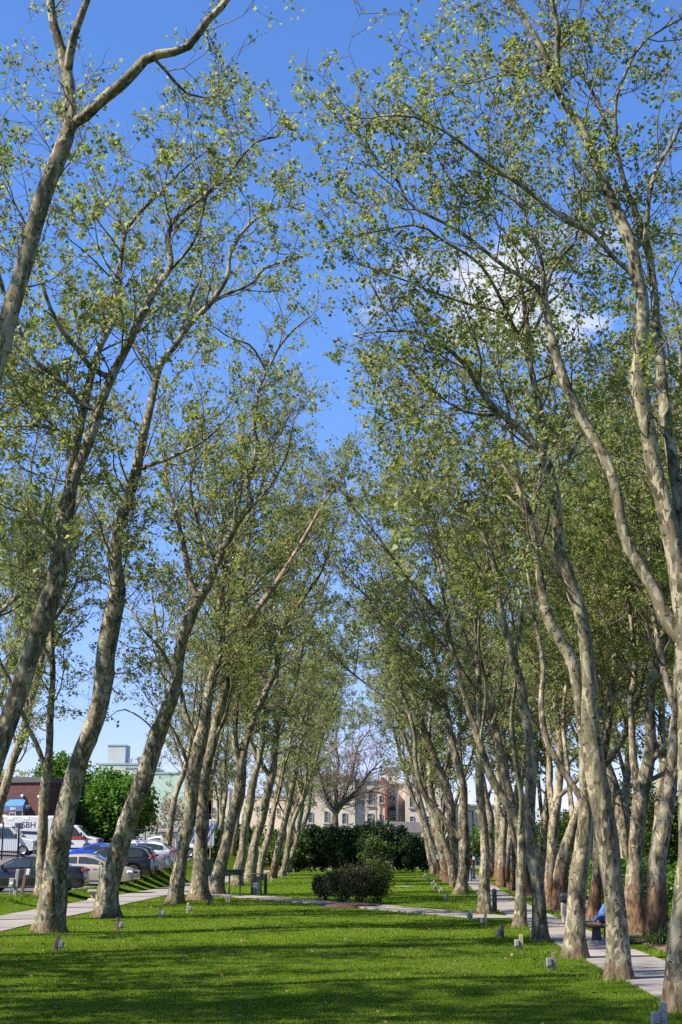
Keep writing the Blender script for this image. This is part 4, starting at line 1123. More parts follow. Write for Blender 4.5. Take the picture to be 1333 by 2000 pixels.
# maples by the car park, far bushes, distant trees
def round_tree(loc, label, n, r, h, zc, leaf, mat, seed, trunk_h, trunk_r, lumps=80, name='maple_tree', group=None):
    rng = np.random.default_rng(seed); root = empty(name, loc)
    v, f = bush_crown(rng, n, (r, r), h, zc, leaf, lumps, fill=0.55)
    c_ = link('crown', new_mesh('crown', v, [f], smooth=False), M[mat], root); c_['kind'] = 'stuff'
    me, cc, _ = trunk_mesh('trunk', np.array([(0, 0, -.05), (.1, 0, trunk_h * .5), (0, .1, trunk_h), (.1, 0, zc)]), np.array([1, .8, .65, .4]) * trunk_r, rng)
    link('trunk', me, M['bark_dark'], root)
    b = grow(np.repeat(cc[len(cc) // 2][None], 9, 0), np.column_stack([rng.normal(0, 1, 9), rng.normal(0, 1, 9), np.full(9, 1.0)]), np.full(9, h * 1.1), 7, .12, .05, rng)
    v, f = tubes(b, np.full((9, 7), trunk_r * .35) * np.linspace(1, .3, 7)[None], 5); link('limbs', new_mesh('limbs', v, [f]), M['bark_dark'], root)
    tag(root, label, 'tree', group); return root


def ztree(px, py_top, py_bot, Y):
    a = P(px, py_top, Y); g = gzf(a[0], Y)
    return a[0], Y, g, a[2] - g


x, y, g, H = ztree(232, 1504, 0, 124)
round_tree((x, y, g), 'round bright green maple behind the parked cars, the lower of two', 15000, 3.4, 3.6, H - 3.4, 0.30, 'leaf_maple', 801, 2.0, .2, lumps=130)
x, y, g, H = ztree(130, 1470, 0, 133)
round_tree((x, y, g), 'taller bright green maple between the brick building and the lower maple', 15000, 3.5, 4.5, H - 4.3, 0.30, 'leaf_maple', 802, 2.4, .2, lumps=130)
x, y, g, H = ztree(22, 1500, 0, 170)
round_tree((x, y, g), 'pale leafy tree showing above the brick roof', 3500, 4.5, 3.2, H - 3.0, .3, 'leaf_far', 803, 3, .2, name='street_tree')
x, y, g, H = ztree(330, 1550, 0, 150)
round_tree((x, y, g), 'thin reddish young tree before the pale green building', 2600, 3.0, 2.8, H - 2.8, .22, 'leaf_bud', 804, 2, .12, name='street_tree')
for k, (px, pt, Y, r_, mt) in enumerate(((460, 1600, 150, 2.5, 'leaf_maple'), (515, 1610, 158, 2.5, 'leaf_mid'), (420, 1610, 140, 2.0, 'leaf_maple'), (560, 1620, 155, 2.2, 'leaf_mid'), (962, 1595, 158, 3.4, 'leaf_maple'), (905, 1625, 150, 2.6, 'leaf_mid'), (1010, 1600, 150, 3.0, 'leaf_mid'), (1090, 1590, 140, 3.2, 'leaf_maple'), (1180, 1560, 130, 3.4, 'leaf_mid'))):
    x, y, g, H = ztree(px, pt, 0, Y)
    side = 'left' if px < 730 else 'right'
    bush('far_bush', (x, y, g), f'{ORD[k]} leafy bush of the far boundary planting, counted from the left', 'bush', 2600, (r_, r_), H / 2, H / 2, .28, mt, lumps=40, seed=830 + k, group='bushes of the far boundary planting')


# the sparsely leaved tree with an ivy trunk behind the evergreens
ct = Tree(901); bY = 158.0
cb = P(652, 1690, bY); cb[2] = 0
def ctp(pl): return np.array([P(x, y, bY) - cb for x, y in pl])
def ctr(ws): return np.array(ws) / (FPX / bY) / 2
ct.stems.append((np.vstack([[0, 0, -.05], ctp([(653, 1640), (655, 1600), (656, 1585)])]), np.array([.45, .38, .36, .33]), True, None))
for pl, ws in (([(655, 1588), (645, 1570), (635, 1550), (628, 1520), (615, 1490), (612, 1450)], [11, 8, 7, 6, 4, 3]),
               ([(656, 1588), (657, 1560), (658, 1520), (662, 1490), (655, 1450), (660, 1420)], [10, 8, 6, 5, 4, 2]),
               ([(657, 1588), (668, 1570), (685, 1555), (705, 1535), (722, 1510), (740, 1490)], [10, 8, 6, 5, 4, 2]),
               ([(660, 1582), (680, 1562), (710, 1548), (735, 1546), (755, 1552)], [8, 6, 5, 4, 2]),
               ([(666, 1572), (678, 1540), (690, 1505), (700, 1460), (720, 1430)], [7, 5, 4, 3, 2]),
               ([(640, 1560), (622, 1540), (605, 1532), (588, 1530)], [5, 4, 3, 2])):
    dy = random.Random(len(ws) * pl[1][0]).uniform(-2.5, 2.5)
    q = ctp(pl); q[:, 1] += np.linspace(0, dy, len(q)); ct.stems.append((q, ctr(ws), False, None))
o = ct.finish('bare_tree', tuple(cb), 5.5, q=0.9, leaf=0.085, mat='bark_grey', leafmat='leaf_bud', l1=(2.4, 5.8), n1=2.2, leafk=0.42, twig='twig_pink')
tag(o, 'dark spreading tree barely in leaf behind the evergreen shrubs', 'tree')
v, f = bush_crown(np.random.default_rng(5), 1800, (.55, .55), 2.9, 2.9, .2, 30)
iv = link('ivy', new_mesh('ivy', v, [f], smooth=False), M['leaf_dark'], o); iv['kind'] = 'stuff'

# ------------------------------------------------------------------ buildings
M['tan_wall'] = plain('tan_stucco', (0.54, 0.445, 0.345), 0.9, var=0.12, scale=0.35, bump=0.2)
M['tan_wall2'] = plain('cream_stucco', (0.58, 0.49, 0.38), 0.9, var=0.1, scale=0.4)
M['white_wall'] = plain('white_metal_wall', (0.44, 0.46, 0.43), 0.7, var=0.05, scale=0.3)
M['cap'] = plain('dark_coping', (0.07, 0.065, 0.06), 0.7)
M['stone'] = plain('stone_sill', (0.42, 0.38, 0.33), 0.85)
M['frame_w'] = plain('white_window_frame', (0.30, 0.275, 0.25), 0.6)
M['roof_grey'] = plain('grey_roof', (0.20, 0.17, 0.16), 0.85, var=0.2)
M['duct'] = plain('galvanised_duct', (0.45, 0.46, 0.48), 0.4, metal=0.5)
M['awning'] = plain('blue_awning', (0.05, 0.17, 0.42), 0.7, var=0.12)
M['awning_d'] = plain('dark_blue_awning', (0.06, 0.09, 0.2), 0.7, var=0.12)


def brick_mat():
    m, t, b = mat_new('dark_red_brick')
    tc_ = t.nodes.new('ShaderNodeTexCoord'); mp_ = t.nodes.new('ShaderNodeMapping'); mp_.inputs['Rotation'].default_value = (math.pi / 2, 0, 0)
    br = t.nodes.new('ShaderNodeTexBrick'); br.inputs['Scale'].default_value = 1.0
    br.inputs['Brick Width'].default_value = 0.42; br.inputs['Row Height'].default_value = 0.16; br.inputs['Mortar Size'].default_value = 0.016
    br.inputs['Color1'].default_value = (0.115, 0.04, 0.03, 1); br.inputs['Color2'].default_value = (0.085, 0.03, 0.024, 1); br.inputs['Mortar'].default_value = (0.06, 0.035, 0.03, 1)
    t.links.new(tc_.outputs['Object'], mp_.inputs['Vector']); t.links.new(mp_.outputs[0], br.inputs['Vector']); t.links.new(br.outputs['Color'], b.inputs['Base Color'])
    b.inputs['Roughness'].default_value = 0.9
    return m


def siding_mat():
    m, t, b = mat_new('pale_green_panel')
    tc_ = t.nodes.new('ShaderNodeTexCoord'); w = t.nodes.new('ShaderNodeTexWave'); w.wave_type = 'BANDS'; w.bands_direction = 'DIAGONAL'; w.inputs['Scale'].default_value = 0.55
    t.links.new(tc_.outputs['Object'], w.inputs['Vector'])
    r = t.nodes.new('ShaderNodeValToRGB'); r.color_ramp.elements[0].position = 0.05; r.color_ramp.elements[0].color = (0.36, 0.45, 0.37, 1); r.color_ramp.elements[1].position = 0.2; r.color_ramp.elements[1].color = (0.44, 0.53, 0.45, 1)
    t.links.new(w.outputs['Fac'], r.inputs['Fac']); t.links.new(r.outputs[0], b.inputs['Base Color']); b.inputs['Roughness'].default_value = 0.6
    return m


M['brick'] = brick_mat(); M['siding'] = siding_mat()


def window(parent, x0, x1, z0, z1, y, frame='frame_w', sill=True, rails=1):
    """window on a wall whose face lies at y (facing -y): frame with depth, pane, sill"""
    w = MB(); t = min(0.12, (x1 - x0) * .14)
    for (c_, s_) in (((x0 + t / 2, y - .04, (z0 + z1) / 2), (t, .12, z1 - z0)), ((x1 - t / 2, y - .04, (z0 + z1) / 2), (t, .12, z1 - z0)),
                     (((x0 + x1) / 2, y - .042, z0 + t / 2), (x1 - x0 - 2 * t, .12, t)), (((x0 + x1) / 2, y - .042, z1 - t / 2), (x1 - x0 - 2 * t, .12, t))):
        w.box(c_, s_)
    for k in range(rails):
        zz = z0 + (z1 - z0) * (k + 1) / (rails + 1); w.box(((x0 + x1) / 2, y - .03, zz), (x1 - x0 - 2 * t, .08, t * .7))
    o_ = w.build('window', M[frame], parent)
    MB().box(((x0 + x1) / 2, y - .012, (z0 + z1) / 2), (x1 - x0 - t, .02, z1 - z0 - t)).build('pane', M['glass_b'], o_)
    if sill:
        MB().box(((x0 + x1) / 2, y - .08, z0 - .08), (x1 - x0 + .3, .22, .14)).build('sill', M['stone'], o_)
    return o_


# long tan building across the street
bY = 205.0
def bx(px): return P(px, 1660, bY)[0]
def bz(py): return P(700, py, bY)[2]
tb = empty('tan_building', (0, 0, 0))
w = MB()
def wall(px0, px1, ptop, y0=bY, dep=12, nm='wall', mt='tan_wall', zb=0.0):
    a, b_ = bx(px0), bx(px1); zt = bz(ptop)
    o_ = MB().box(((a + b_) / 2, y0 + dep / 2, (zb + zt) / 2), (b_ - a, dep, zt - zb)).build(nm, M[mt], tb)
    MB().box(((a + b_) / 2, y0 + dep / 2 - .1, zt + .12), (b_ - a + .1, dep + .3, .24)).build('coping', M['stone'], o_)
    return o_
wall(560, 694, 1517); wall(694.3, 757, 1525, y0=bY + .6); wall(793, 884, 1530, y0=bY + .2); wall(884.4, 1030, 1572, y0=bY + 4)
wall(757.4, 792.6, 1528, y0=bY + 4.5, dep=8)
st_ = MB().box(((bx(752) + bx(782)) / 2, bY + 9, bz(1516)), (bx(782) - bx(752), 5, bz(1500) - bz(1532))).build('stair_tower', M['tan_wall'], tb)
MB().prism([(bx(750), bz(1500)), (bx(758), bz(1493)), (bx(776), bz(1493)), (bx(784), bz(1500))], bY + 6.2, bY + 11.8).build('tower_roof', M['roof_grey'], st_)
for (a, b_, t, bo, yy) in ((637, 646, 1544, 1564, bY), (670, 679, 1546, 1565, bY), (604, 612, 1545, 1565, bY), (719, 731, 1549, 1573, bY + .6), (742, 748, 1553, 1568, bY + .6), (801, 810, 1554, 1577, bY + .2), (833, 841, 1554, 1577, bY + .2), (862, 870, 1556, 1578, bY + .2),
                           (633, 643, 1584, 1607, bY), (668, 678, 1588, 1610, bY), (602, 611, 1586, 1607, bY), (717, 730, 1588, 1604, bY + .6), (742, 748, 1590, 1603, bY + .6), (801, 810, 1594, 1605, bY + .2), (833, 841, 1594, 1606, bY + .2), (862, 870, 1594, 1606, bY + .2),
                           (900, 910, 1585, 1600, bY + 4), (940, 950, 1585, 1600, bY + 4), (980, 990, 1585, 1600, bY + 4)):
    window(tb, bx(a), bx(b_), bz(bo), bz(t), yy)
# light shaft: balconies, duct, red riser
for z in (bz(1575), bz(1598), bz(1553)):
    bal = MB(); bal.box(((bx(763) + bx(780)) / 2, bY + 3.6, z), (bx(780) - bx(763), 1.6, .12))
    o_ = bal.build('balcony', M['cap'], tb)
    r_ = MB(); x0, x1 = bx(763.5), bx(779.5)
    for kk in range(9): r_.cyl((x0 + (x1 - x0) * kk / 8, bY + 2.9, z), (x0 + (x1 - x0) * kk / 8, bY + 2.9, z + .95), .03, n=5)
    r_.cyl((x0, bY + 2.9, z + .97), (x1, bY + 2.9, z + .97), .04, n=5); r_.build('railing', M['white_box'], o_)
    window(tb, bx(764), bx(774), z + .2, z + 1.9, bY + 4.5, frame='cap', sill=False)
red = MB(); red.box(((bx(752.5) + bx(757)) / 2, bY + .2, (bz(1599) + bz(1540)) / 2), (bx(757) - bx(752.5), .5, bz(1540) - bz(1599)))
red.box((bx(752), bY + .2, bz(1533)), (.35, .45, 1.3), ry=-.35); red.box((bx(749), bY + .2, bz(1524)), (.5, .5, .8))
red.build('red_riser', plain('faded_red_paint', (0.28, 0.05, 0.045), .7, var=.2), tb)
MB().cyl((bx(777.5), bY + 2.2, bz(1602)), (bx(777.5), bY + 2.2, bz(1540)), .22, n=10).build('duct', M['duct'], tb)
MB().cyl((bx(736), bY + .3, bz(1606)), (bx(736), bY + .3, bz(1548)), .07, n=6).build('drainpipe', M['cap'], tb)
MB().box((bx(728), bY + 4, bz(1524.5)), (bx(742) - bx(716), 2, .9)).build('roof_unit', M['white_box'], tb)
tag(tb, 'long three storey tan stucco building with a red riser pipe', 'building')

pv = empty('low_pavilion', (0, 0, 0)); pY = 197.0
def px_(v): return P(v, 1660, pY)[0]
def pz_(v): return P(700, v, pY)[2]
MB().box(((px_(762) + px_(824)) / 2, pY + 2, pz_(1626) / 2), (px_(824) - px_(762), 4, pz_(1626))).build('wall', M['stone'], pv)
MB().prism([(px_(757), pz_(1626)), (px_(828), pz_(1626)), (px_(820), pz_(1606)), (px_(763), pz_(1604))], pY - .4, pY + 4.4).build('roof', M['roof_grey'], pv)
window(pv, px_(786), px_(806), pz_(1640), pz_(1628), pY, sill=False)
tag(pv, 'low pavilion with a grey mansard roof before the tan building', 'building')

# pale blocks on the left
def block(name, label, Y, rects, mats, wins=(), extra=None):
    root = empty(name, (0, 0, 0))
    for (a, b_, t, dep), mt in zip(rects, mats):
        x0, x1 = P(a, 1660, Y)[0], P(b_, 1660, Y)[0]; zt = P(700, t, Y)[2]
        o_ = MB().box(((x0 + x1) / 2, Y + dep / 2, zt / 2), (x1 - x0, dep, zt)).build('wall', M[mt], root)
        MB().box(((x0 + x1) / 2, Y + dep / 2, zt + .15), (x1 - x0 + .2, dep + .2, .3)).build('coping', M['duct'], o_)
    for (a, b_, t, bo) in wins:
        window(root, P(a, 1660, Y)[0], P(b_, 1660, Y)[0], P(700, bo, Y)[2], P(700, t, Y)[2], Y - .02)
    tag(root, label, 'building'); return root


wb = block('white_building', 'pale grey block with a boxy roof tower and roof vents', 262, [(186, 278, 1493, 14)], ['white_wall'], wins=((196, 203, 1560, 1572), (214, 221, 1560, 1572)))
Yw = 264
x0, x1 = P(203, 1660, Yw)[0], P(238, 1660, Yw)[0]; z0, z1 = P(700, 1493, Yw)[2], P(700, 1458, Yw)[2]
MB().box(((x0 + x1) / 2, Yw + 3, (z0 + z1) / 2 + .2), (x1 - x0, 5, z1 - z0)).build('roof_tower', M['white_wall'], wb)
MB().box(((x0 + x1) / 2, Yw + 3, z1 + .35), (x1 - x0 + .2, 5.2, .25)).build('tower_coping', M['duct'], wb)
for (a, t, r_) in ((243, 1483, .25), (249, 1484, .25), (262, 1481, .6), (272, 1474, .3), (283, 1490, .2)):
    x = P(a, 1660, Yw)[0]; zt = P(700, t, Yw)[2]
    vm = MB().cyl((x, Yw + 1, z0), (x, Yw + 1, zt), r_ * .7, n=10); vm.cyl((x, Yw + 1, zt), (x, Yw + 1, zt + .35), r_, n=10); vm.build('roof_vent', M['duct'], wb)
gb = block('green_building', 'pale green panelled block behind the maples', 236, [(296, 358, 1511, 14), (240, 295.6, 1500, 12)], ['siding', 'white_wall'], wins=((340, 347, 1570, 1582),))
block('cream_building', 'cream house with small windows between the left row trunks', 215, [(404, 446, 1541, 12), (404.5, 414, 1533, 4)], ['tan_wall2', 'tan_wall2'], wins=((413, 418, 1577, 1590), (430, 435, 1577, 1590), (413, 418, 1602, 1615), (430, 435, 1602, 1615)))
block('cream_building', 'tan house glimpsed between the pale trunks by the litter bin', 214, [(470, 556, 1556, 12)], ['tan_wall'], wins=((478, 483, 1575, 1588), (500, 505, 1575, 1588), (525, 530, 1578, 1590), (540, 545, 1578, 1590)))
block('white_house', 'small white house far right beyond the wide dark fork', 225, [(1072, 1102, 1590, 10), (1104, 1122, 1586, 10)], ['white_wall', 'brick'], wins=((1080, 1086, 1598, 1610), (1092, 1097, 1598, 1610)))
rb = block('brick_tower_house', 'far house with a red brick chimney tower at the right', 215, [(1255, 1310, 1592, 10)], ['white_wall'], wins=((1262, 1268, 1600, 1612), (1295, 1300, 1600, 1612)))
x = P(1281, 1660, 217)[0]; MB().box((x, 218, (P(700, 1592, 217)[2] + P(700, 1562, 217)[2]) / 2), (.9, .9, P(700, 1562, 217)[2] - P(700, 1592, 217)[2])).build('chimney', M['red'], rb)

# brick building with the blue awning
bb = empty('brick_building', (0, 0, 0)); Yb = 118.0
def qx(v, Y=Yb): return P(v, 1660, Y)[0]
def qz(v, Y=Yb): return P(60, v, Y)[2]
corner = P(79, 1660, Yb)[0]; ztop = qz(1527)
ang = math.radians(-14)      # the wall recedes to the right
bb.location = (corner, Yb, 0); bb.rotation_euler = (0, 0, ang)
L_ = 22.0
MB().box((-L_ / 2, 5, ztop / 2), (L_, 10, ztop)).build('wall', M['brick'], bb)
MB().box((-L_ / 2, 5, ztop + .18), (L_ + .3, 10.3, .42)).build('coping', M['cap'], bb)
g0 = gzf(corner, Yb)
# awning over the entrance
ax0, ax1 = -2.95, -1.05; zt, zb = qz(1561), qz(1585)
aw = empty('awning', (0, 0, 0)); aw.parent = bb
m_ = MB(); v = [(ax0, -.03, zt), (ax1 - .25, -.03, zt), (ax1, -1.3, zt - .55), (ax0, -1.3, zt - .55), (ax0, -1.3, zb), (ax1, -1.3, zb)]
m_.add([(ax0, -.03, zt), (ax1 - .45, -.03, zt), (ax1, -1.3, zt - .55), (ax0, -1.3, zt - .55)], [(0, 1, 2, 3)]); m_.build('slope', M['awning'], aw)
m_ = MB(); m_.add([(ax0, -1.3, zt - .56), (ax1, -1.3, zt - .56), (ax1, -1.3, zb), (ax0, -1.3, zb)], [(0, 1, 2, 3)]); m_.build('valance', M['awning_d'], aw)
m_ = MB(); m_.add([(ax1 + .01, -1.3, zt - .56), (ax1 - .44, -.02, zt), (ax1 + .01, -.02, zb), (ax1 + .01, -1.3, zb)], [(0, 1, 2, 3)]); m_.build('side', M['awning_d'], aw)
MB().cyl((ax1 - .05, -1.25, zb), (ax1 - .05, -1.25, g0), .035, n=6).build('awning_post', M['chrome'], bb)
for k in range(2):
    window(bb, ax0 + .05 + k * .75, ax0 + .68 + k * .75, qz(1585) - 2.1, qz(1586), -.01, frame='frame_w', sill=False, rails=0)
for k, xx in enumerate((-1.75, -.25)):
    lm = MB(); lm.bbox((xx, -.14, qz(1554 + 2 * k)), (.22, .26, .2), .03); lm.build('wall_lamp', M['white_box'], bb)
tag(bb, 'dark red brick building with a blue awning behind the white van', 'building')


def text(parent, s_, size, mat, loc, rot, name='lettering', extrude=0.004):
    cu = bpy.data.curves.new('lettering', 'FONT'); cu.body = s_; cu.size = size; cu.extrude = extrude; cu.align_x = 'CENTER'; cu.align_y = 'CENTER'
    ob = bpy.data.objects.new('lettering', cu); COL.objects.link(ob)
    dg = bpy.context.evaluated_depsgraph_get()
    me = bpy.data.meshes.new_from_object(ob.evaluated_get(dg)); bpy.data.objects.remove(ob)
    o_ = link(name, me, None, parent); me.materials.clear(); me.materials.append(M[mat]); o_.location = loc; o_.rotation_euler = rot
    return o_


text(aw, 'SBH', .42, 'letter_w', ((ax1 + .03), -.55, zt - .62), (math.pi / 2, 0, math.pi / 2))
text(aw, 'SBH', .30, 'letter_w', (ax1 - .9, -1.32, zb + .2), (math.pi / 2, 0, 0))

# ------------------------------------------------------------------ vehicles
def interp(xs, x):
    a = np.array(xs); return float(np.interp(x, a[:, 0], a[:, 1]))


def wheel_mesh(r, w):
    t = MB().lathe([(r * .62, -w * .5), (r * .93, -w * .5), (r, -w * .36), (r, w * .36), (r * .93, w * .5), (r * .62, w * .5), (r * .6, 0), (r * .62, -w * .5)], (0, 0, 0), n=20)
    rm = MB().lathe([(0.01, w * .38), (r * .16, w * .40), (r * .18, w * .3), (r * .5, w * .33), (r * .64, w * .48), (r * .64, -w * .4), (0.01, -w * .4)], (0, 0, 0), n=20)
    for k in range(5):
        a = k * 2 * math.pi / 5
        rm.box((math.cos(a) * r * .38, w * .4, math.sin(a) * r * .38), (r * .5, w * .12, r * .12), ry=-a)
    return t.mesh('tyre', True), rm.mesh('rim', False)


def add_wheel(root, x, y, r, side, w=.22):
    t, rm = wheel_mesh(r, w)
    we = empty('wheel', (x, y, r)); we.parent = root
    we.rotation_euler = (0, 0, 0 if side > 0 else math.pi)
    link('tyre', t, M['rubber'], we); link('rim', rm, M['rim'], we)


def car(label, loc, rz, kind, paint, scale=1.0, category='car', lights=True):
    """x forward, y left; parts are meshes under one empty"""
    root = empty('parked_car', loc, rz); root.scale = (scale,) * 3
    pm = M['paint_' + paint]
    if kind == 'sedan':
        L_, W_, H_, r_ = 4.85, 1.82, 1.46, .325
        top = [(-2.42, .72), (-2.36, .98), (-2.25, 1.05), (-1.55, 1.06), (0.95, .98), (1.6, .93), (2.1, .82), (2.34, .70), (2.42, .55)]
        roof = [(-1.75, 1.05), (-1.0, 1.38), (-.6, 1.455), (.1, 1.46), (.55, 1.36), (1.35, .95)]
        wx = (-1.42, 1.42); glass_x = (-1.35, 1.02); split = (-.28, -.20); rear = (-1.72, -1.02); front = (.56, 1.30)
    elif kind == 'suv':
        L_, W_, H_, r_ = 4.75, 1.88, 1.70, .365
        top = [(-2.36, .62), (-2.33, 1.0), (-2.28, 1.15), (-1.6, 1.12), (1.0, 1.06), (1.7, 1.02), (2.15, .92), (2.32, .78), (2.37, .55)]
        roof = [(-2.27, 1.14), (-1.95, 1.52), (-1.7, 1.64), (-.6, 1.70), (.2, 1.68), (.6, 1.55), (1.3, 1.03)]
        wx = (-1.40, 1.40); glass_x = (-1.9, .98); split = (-.32, -.24); rear = (-2.25, -1.9); front = (.62, 1.24)
    else:   # crossover / hatch
        L_, W_, H_, r_ = 4.55, 1.84, 1.62, .35
        top = [(-2.26, .62), (-2.24, .95), (-2.15, 1.12), (-1.5, 1.10), (1.0, 1.0), (1.6, .96), (2.05, .86), (2.23, .72), (2.28, .55)]
        roof = [(-2.18, 1.10), (-1.75, 1.45), (-1.3, 1.57), (-.5, 1.62), (.2, 1.60), (.6, 1.48), (1.3, .98)]
        wx = (-1.36, 1.36); glass_x = (-1.75, .98); split = (-.32, -.24); rear = (-2.12, -1.62); front = (.62, 1.24)
    hw = W_ / 2

    def wid(x):
        return hw * (1 - .16 * max(0, (abs(x) - L_ * .36) / (L_ * .14)) ** 2)
    # lower body, lofted; wheel arches cut as a raised lower edge
    xs = np.unique(np.concatenate([np.linspace(-L_ / 2, L_ / 2, 41), [wx[0] - r_ * 1.15, wx[0] + r_ * 1.15, wx[1] - r_ * 1.15, wx[1] + r_ * 1.15]]))
    v = []; f = []; ring = 11
    for x in xs:
        zt = interp(top, x); w_ = wid(x); zb = .20 + .10 * max(0, (abs(x) - L_ * .42) / (L_ * .08))
        za = zb
        for c_ in wx:
            dd = abs(x - c_)
            if dd < r_ * 1.14:
                za = max(za, r_ + math.sqrt(max(0, (r_ * 1.14) ** 2 - dd ** 2)) * .98)
        half = [(w_ * .97, min(za, zt - .12)), (w_ * 1.0, max(min(za, zt - .12) + .01, (za + zt) * .42)), (w_ * .995, max(za + .02, zt - .22) if za + .02 < zt - .1 else zt - .11), (w_ * .96, zt - .07), (w_ * .88, zt - .005)]
        pts = [(x, y, z) for (y, z) in half] + [(x, 0, zt + .025)] + [(x, -y, z) for (y, z) in reversed(half)]
        v += pts
    for i in range(len(xs) - 1):
        for j in range(ring - 1):
            a = i * ring + j; f.append((a, a + 1, a + ring + 1, a + ring))
    f.append(tuple(range(ring))); f.append(tuple(range((len(xs) - 1) * ring, len(xs) * ring)))
    body = MB().add(v, f).build('body', pm, root, smooth=True)
    # dark floor and wheel wells
    MB().box((0, 0, .34), (L_ * .9, W_ * .86, .3)).build('underbody', M['trim'], root)
    # cabin
    rx = [p[0] for p in roof]; cx = np.unique(np.concatenate([np.linspace(rx[0], rx[-1], 25), rx]))

    def cab(x):
        zr = interp(roof, x); zt = interp(top, x); k = max(0.0, min(1.0, (zr - zt) / (H_ - 1.0)))
        yb = wid(x) * .90; yt = yb * (1 - .22 * k)
        return zt - .01, zr, yb, yt
    v = []; f = []; ring = 7
    for x in cx:
        zt, zr, yb, yt = cab(x)
        v += [(x, yb, zt - .03), (x, yt + .02, max(zt, zr - .07)), (x, yt * .88, zr - .01), (x, 0, zr + .015), (x, -yt * .88, zr - .01), (x, -yt - .02, max(zt, zr - .07)), (x, -yb, zt - .03)]
    for i in range(len(cx) - 1):
        for j in range(ring - 1):
            a = i * ring + j; f.append((a, a + 1, a + ring + 1, a + ring))
    MB().add(v, f).build('roof', pm, root, smooth=True)

    def side_glass(x0, x1, sd, nm='window'):
        v = []; f = []; gx_ = np.linspace(x0, x1, 9)
        for x in gx_:
            zt, zr, yb, yt = cab(x)
            zhi = max(zt, zr - .07)
            for u in (.10, .86):
                v.append((x, sd * (yb + (yt + .02 - yb) * u + .012), zt + (zhi - zt) * u))
        for i in range(len(gx_) - 1):
            a = 2 * i; f.append((a, a + 1, a + 3, a + 2))
        MB().add(v, f).build(nm, M['glass'], root, smooth=True)
    for sd in (-1, 1):
        side_glass(glass_x[0], split[0], sd); side_glass(split[1], glass_x[1], sd)
        # door seams, handles, sill
        for xx in (-.26, .85):
            MB().box((xx, sd * (wid(xx) * 1.001), .66), (.012, .012, .62)).build('door_seam', M['trim'], root)
        for xx in (-.45, .62):
            MB().bbox((xx, sd * (wid(xx) * .995 + .012), interp(top, xx) - .2), (.2, .035, .035), .01).build('door_handle', pm if paint != 'tan' else M['chrome'], root)
        mr = MB().bbox((.92, sd * (hw * .92 + .14), interp(top, .92) + .06), (.12, .22, .15), .04); mr.build('mirror', pm, root)
        MB().bbox((0, sd * hw * .955, .235), (wx[1] - wx[0] - 2.3 * r_, .06, .09), .02).build('sill_trim', M['trim'], root)
    for (a, b_, nm) in ((front[0], front[1], 'windscreen'), (rear[0], rear[1], 'rear_window')):
        v = []; f = []; gx_ = np.linspace(a, b_, 7)
        for x in gx_:
            zt, zr, yb, yt = cab(x)
            v += [(x, yt * .86, zr + .012), (x, 0, zr + .032), (x, -yt * .86, zr + .012)]
        for i in range(6):
            q = 3 * i; f += [(q, q + 1, q + 4, q + 3), (q + 1, q + 2, q + 5, q + 4)]
        MB().add(v, f).build(nm, M['glass'], root, smooth=True)
    for c_ in wx:
        for sd in (-1, 1):
            add_wheel(root, c_, sd * (hw - .115), r_, sd)
    zf = interp(top, L_ / 2 - .15) ; zr_ = interp(top, -L_ / 2 + .1)
    for sd in (-1, 1):
        MB().bbox((L_ / 2 - .19, sd * hw * .70, zf - .09), (.30, .40, .13), .04, rz=-sd * .35).build('headlight', M['lens'], root)
        MB().bbox((-L_ / 2 + .09, sd * hw * .72, zr_ - .10 if kind == 'sedan' else zr_ - .05), (.12, .36, .12), .03, rz=sd * .3).build('tail_light', M['tail'], root)
    MB().bbox((L_ / 2 - .05, 0, .42), (.16, W_ * .82, .24), .05).build('front_bumper', pm if kind == 'sedan' else M['trim'], root)
    MB().bbox((-L_ / 2 + .06, 0, .42), (.18, W_ * .84, .24), .05).build('rear_bumper', pm if kind == 'sedan' else M['trim'], root)
    MB().bbox((L_ / 2 - .04, 0, .60), (.08, W_ * .5, .12), .02).build('grille', M['trim'], root)
    MB().box((-L_ / 2 - .005, 0, .72), (.02, .32, .16)).build('licence_plate', M['white_box'], root)
    if kind != 'sedan':
        for sd in (-1, 1):
            MB().bbox((-.5, sd * hw * .62, H_ + .035), (1.9, .04, .04), .01).build('roof_rail', M['chrome'], root)
    tag(root, label, category, 'cars parked beside the path'); return root


PI = math.pi
def on(px, py, Y):
    q = P(px, py, Y); return (q[0], Y, gzf(q[0], Y))


def rear_at(px, Y, half, rz, sc=1.0):
    """centre of a car whose end nearest the path shows at px"""
    x = P(px, 1700, Y)[0]
    cx_ = x - half * sc * abs(math.cos(rz))
    return (cx_, Y, gzf(cx_, Y))


car('black sedan half hidden by trunks, nearest car at the left edge', rear_at(167, 62.5, 2.42, PI), PI + .04, 'sedan', 'black', 1.02)
car('tan sedan with its nose towards the path', rear_at(268, 73, 2.42, 0, 1.05), -.06, 'sedan', 'tan', 1.05)
car('dark blue sedan just behind the tan sedan', rear_at(245, 77, 2.42, 0), PI, 'sedan', 'navy', 1.0)
car('black sport utility car tail out beside the tan sedan', rear_at(298, 80, 2.37, PI), PI + .05, 'suv', 'black', 1.0)
car('dark grey sport utility car next to the black one', rear_at(304, 83.2, 2.37, PI), PI + .03, 'suv', 'dark', 1.02)
car('silver sedan tail out past the dark grey car', rear_at(326, 86.5, 2.42, PI), PI, 'sedan', 'silver', 1.02)
car('white crossover with black windows at the end of the row', rear_at(332, 90, 2.28, PI), PI, 'crossover', 'white', 1.10)
car('silver hatchback farthest right in the parked row', rear_at(345, 94.5, 2.28, PI), PI, 'crossover', 'silver', 1.02)
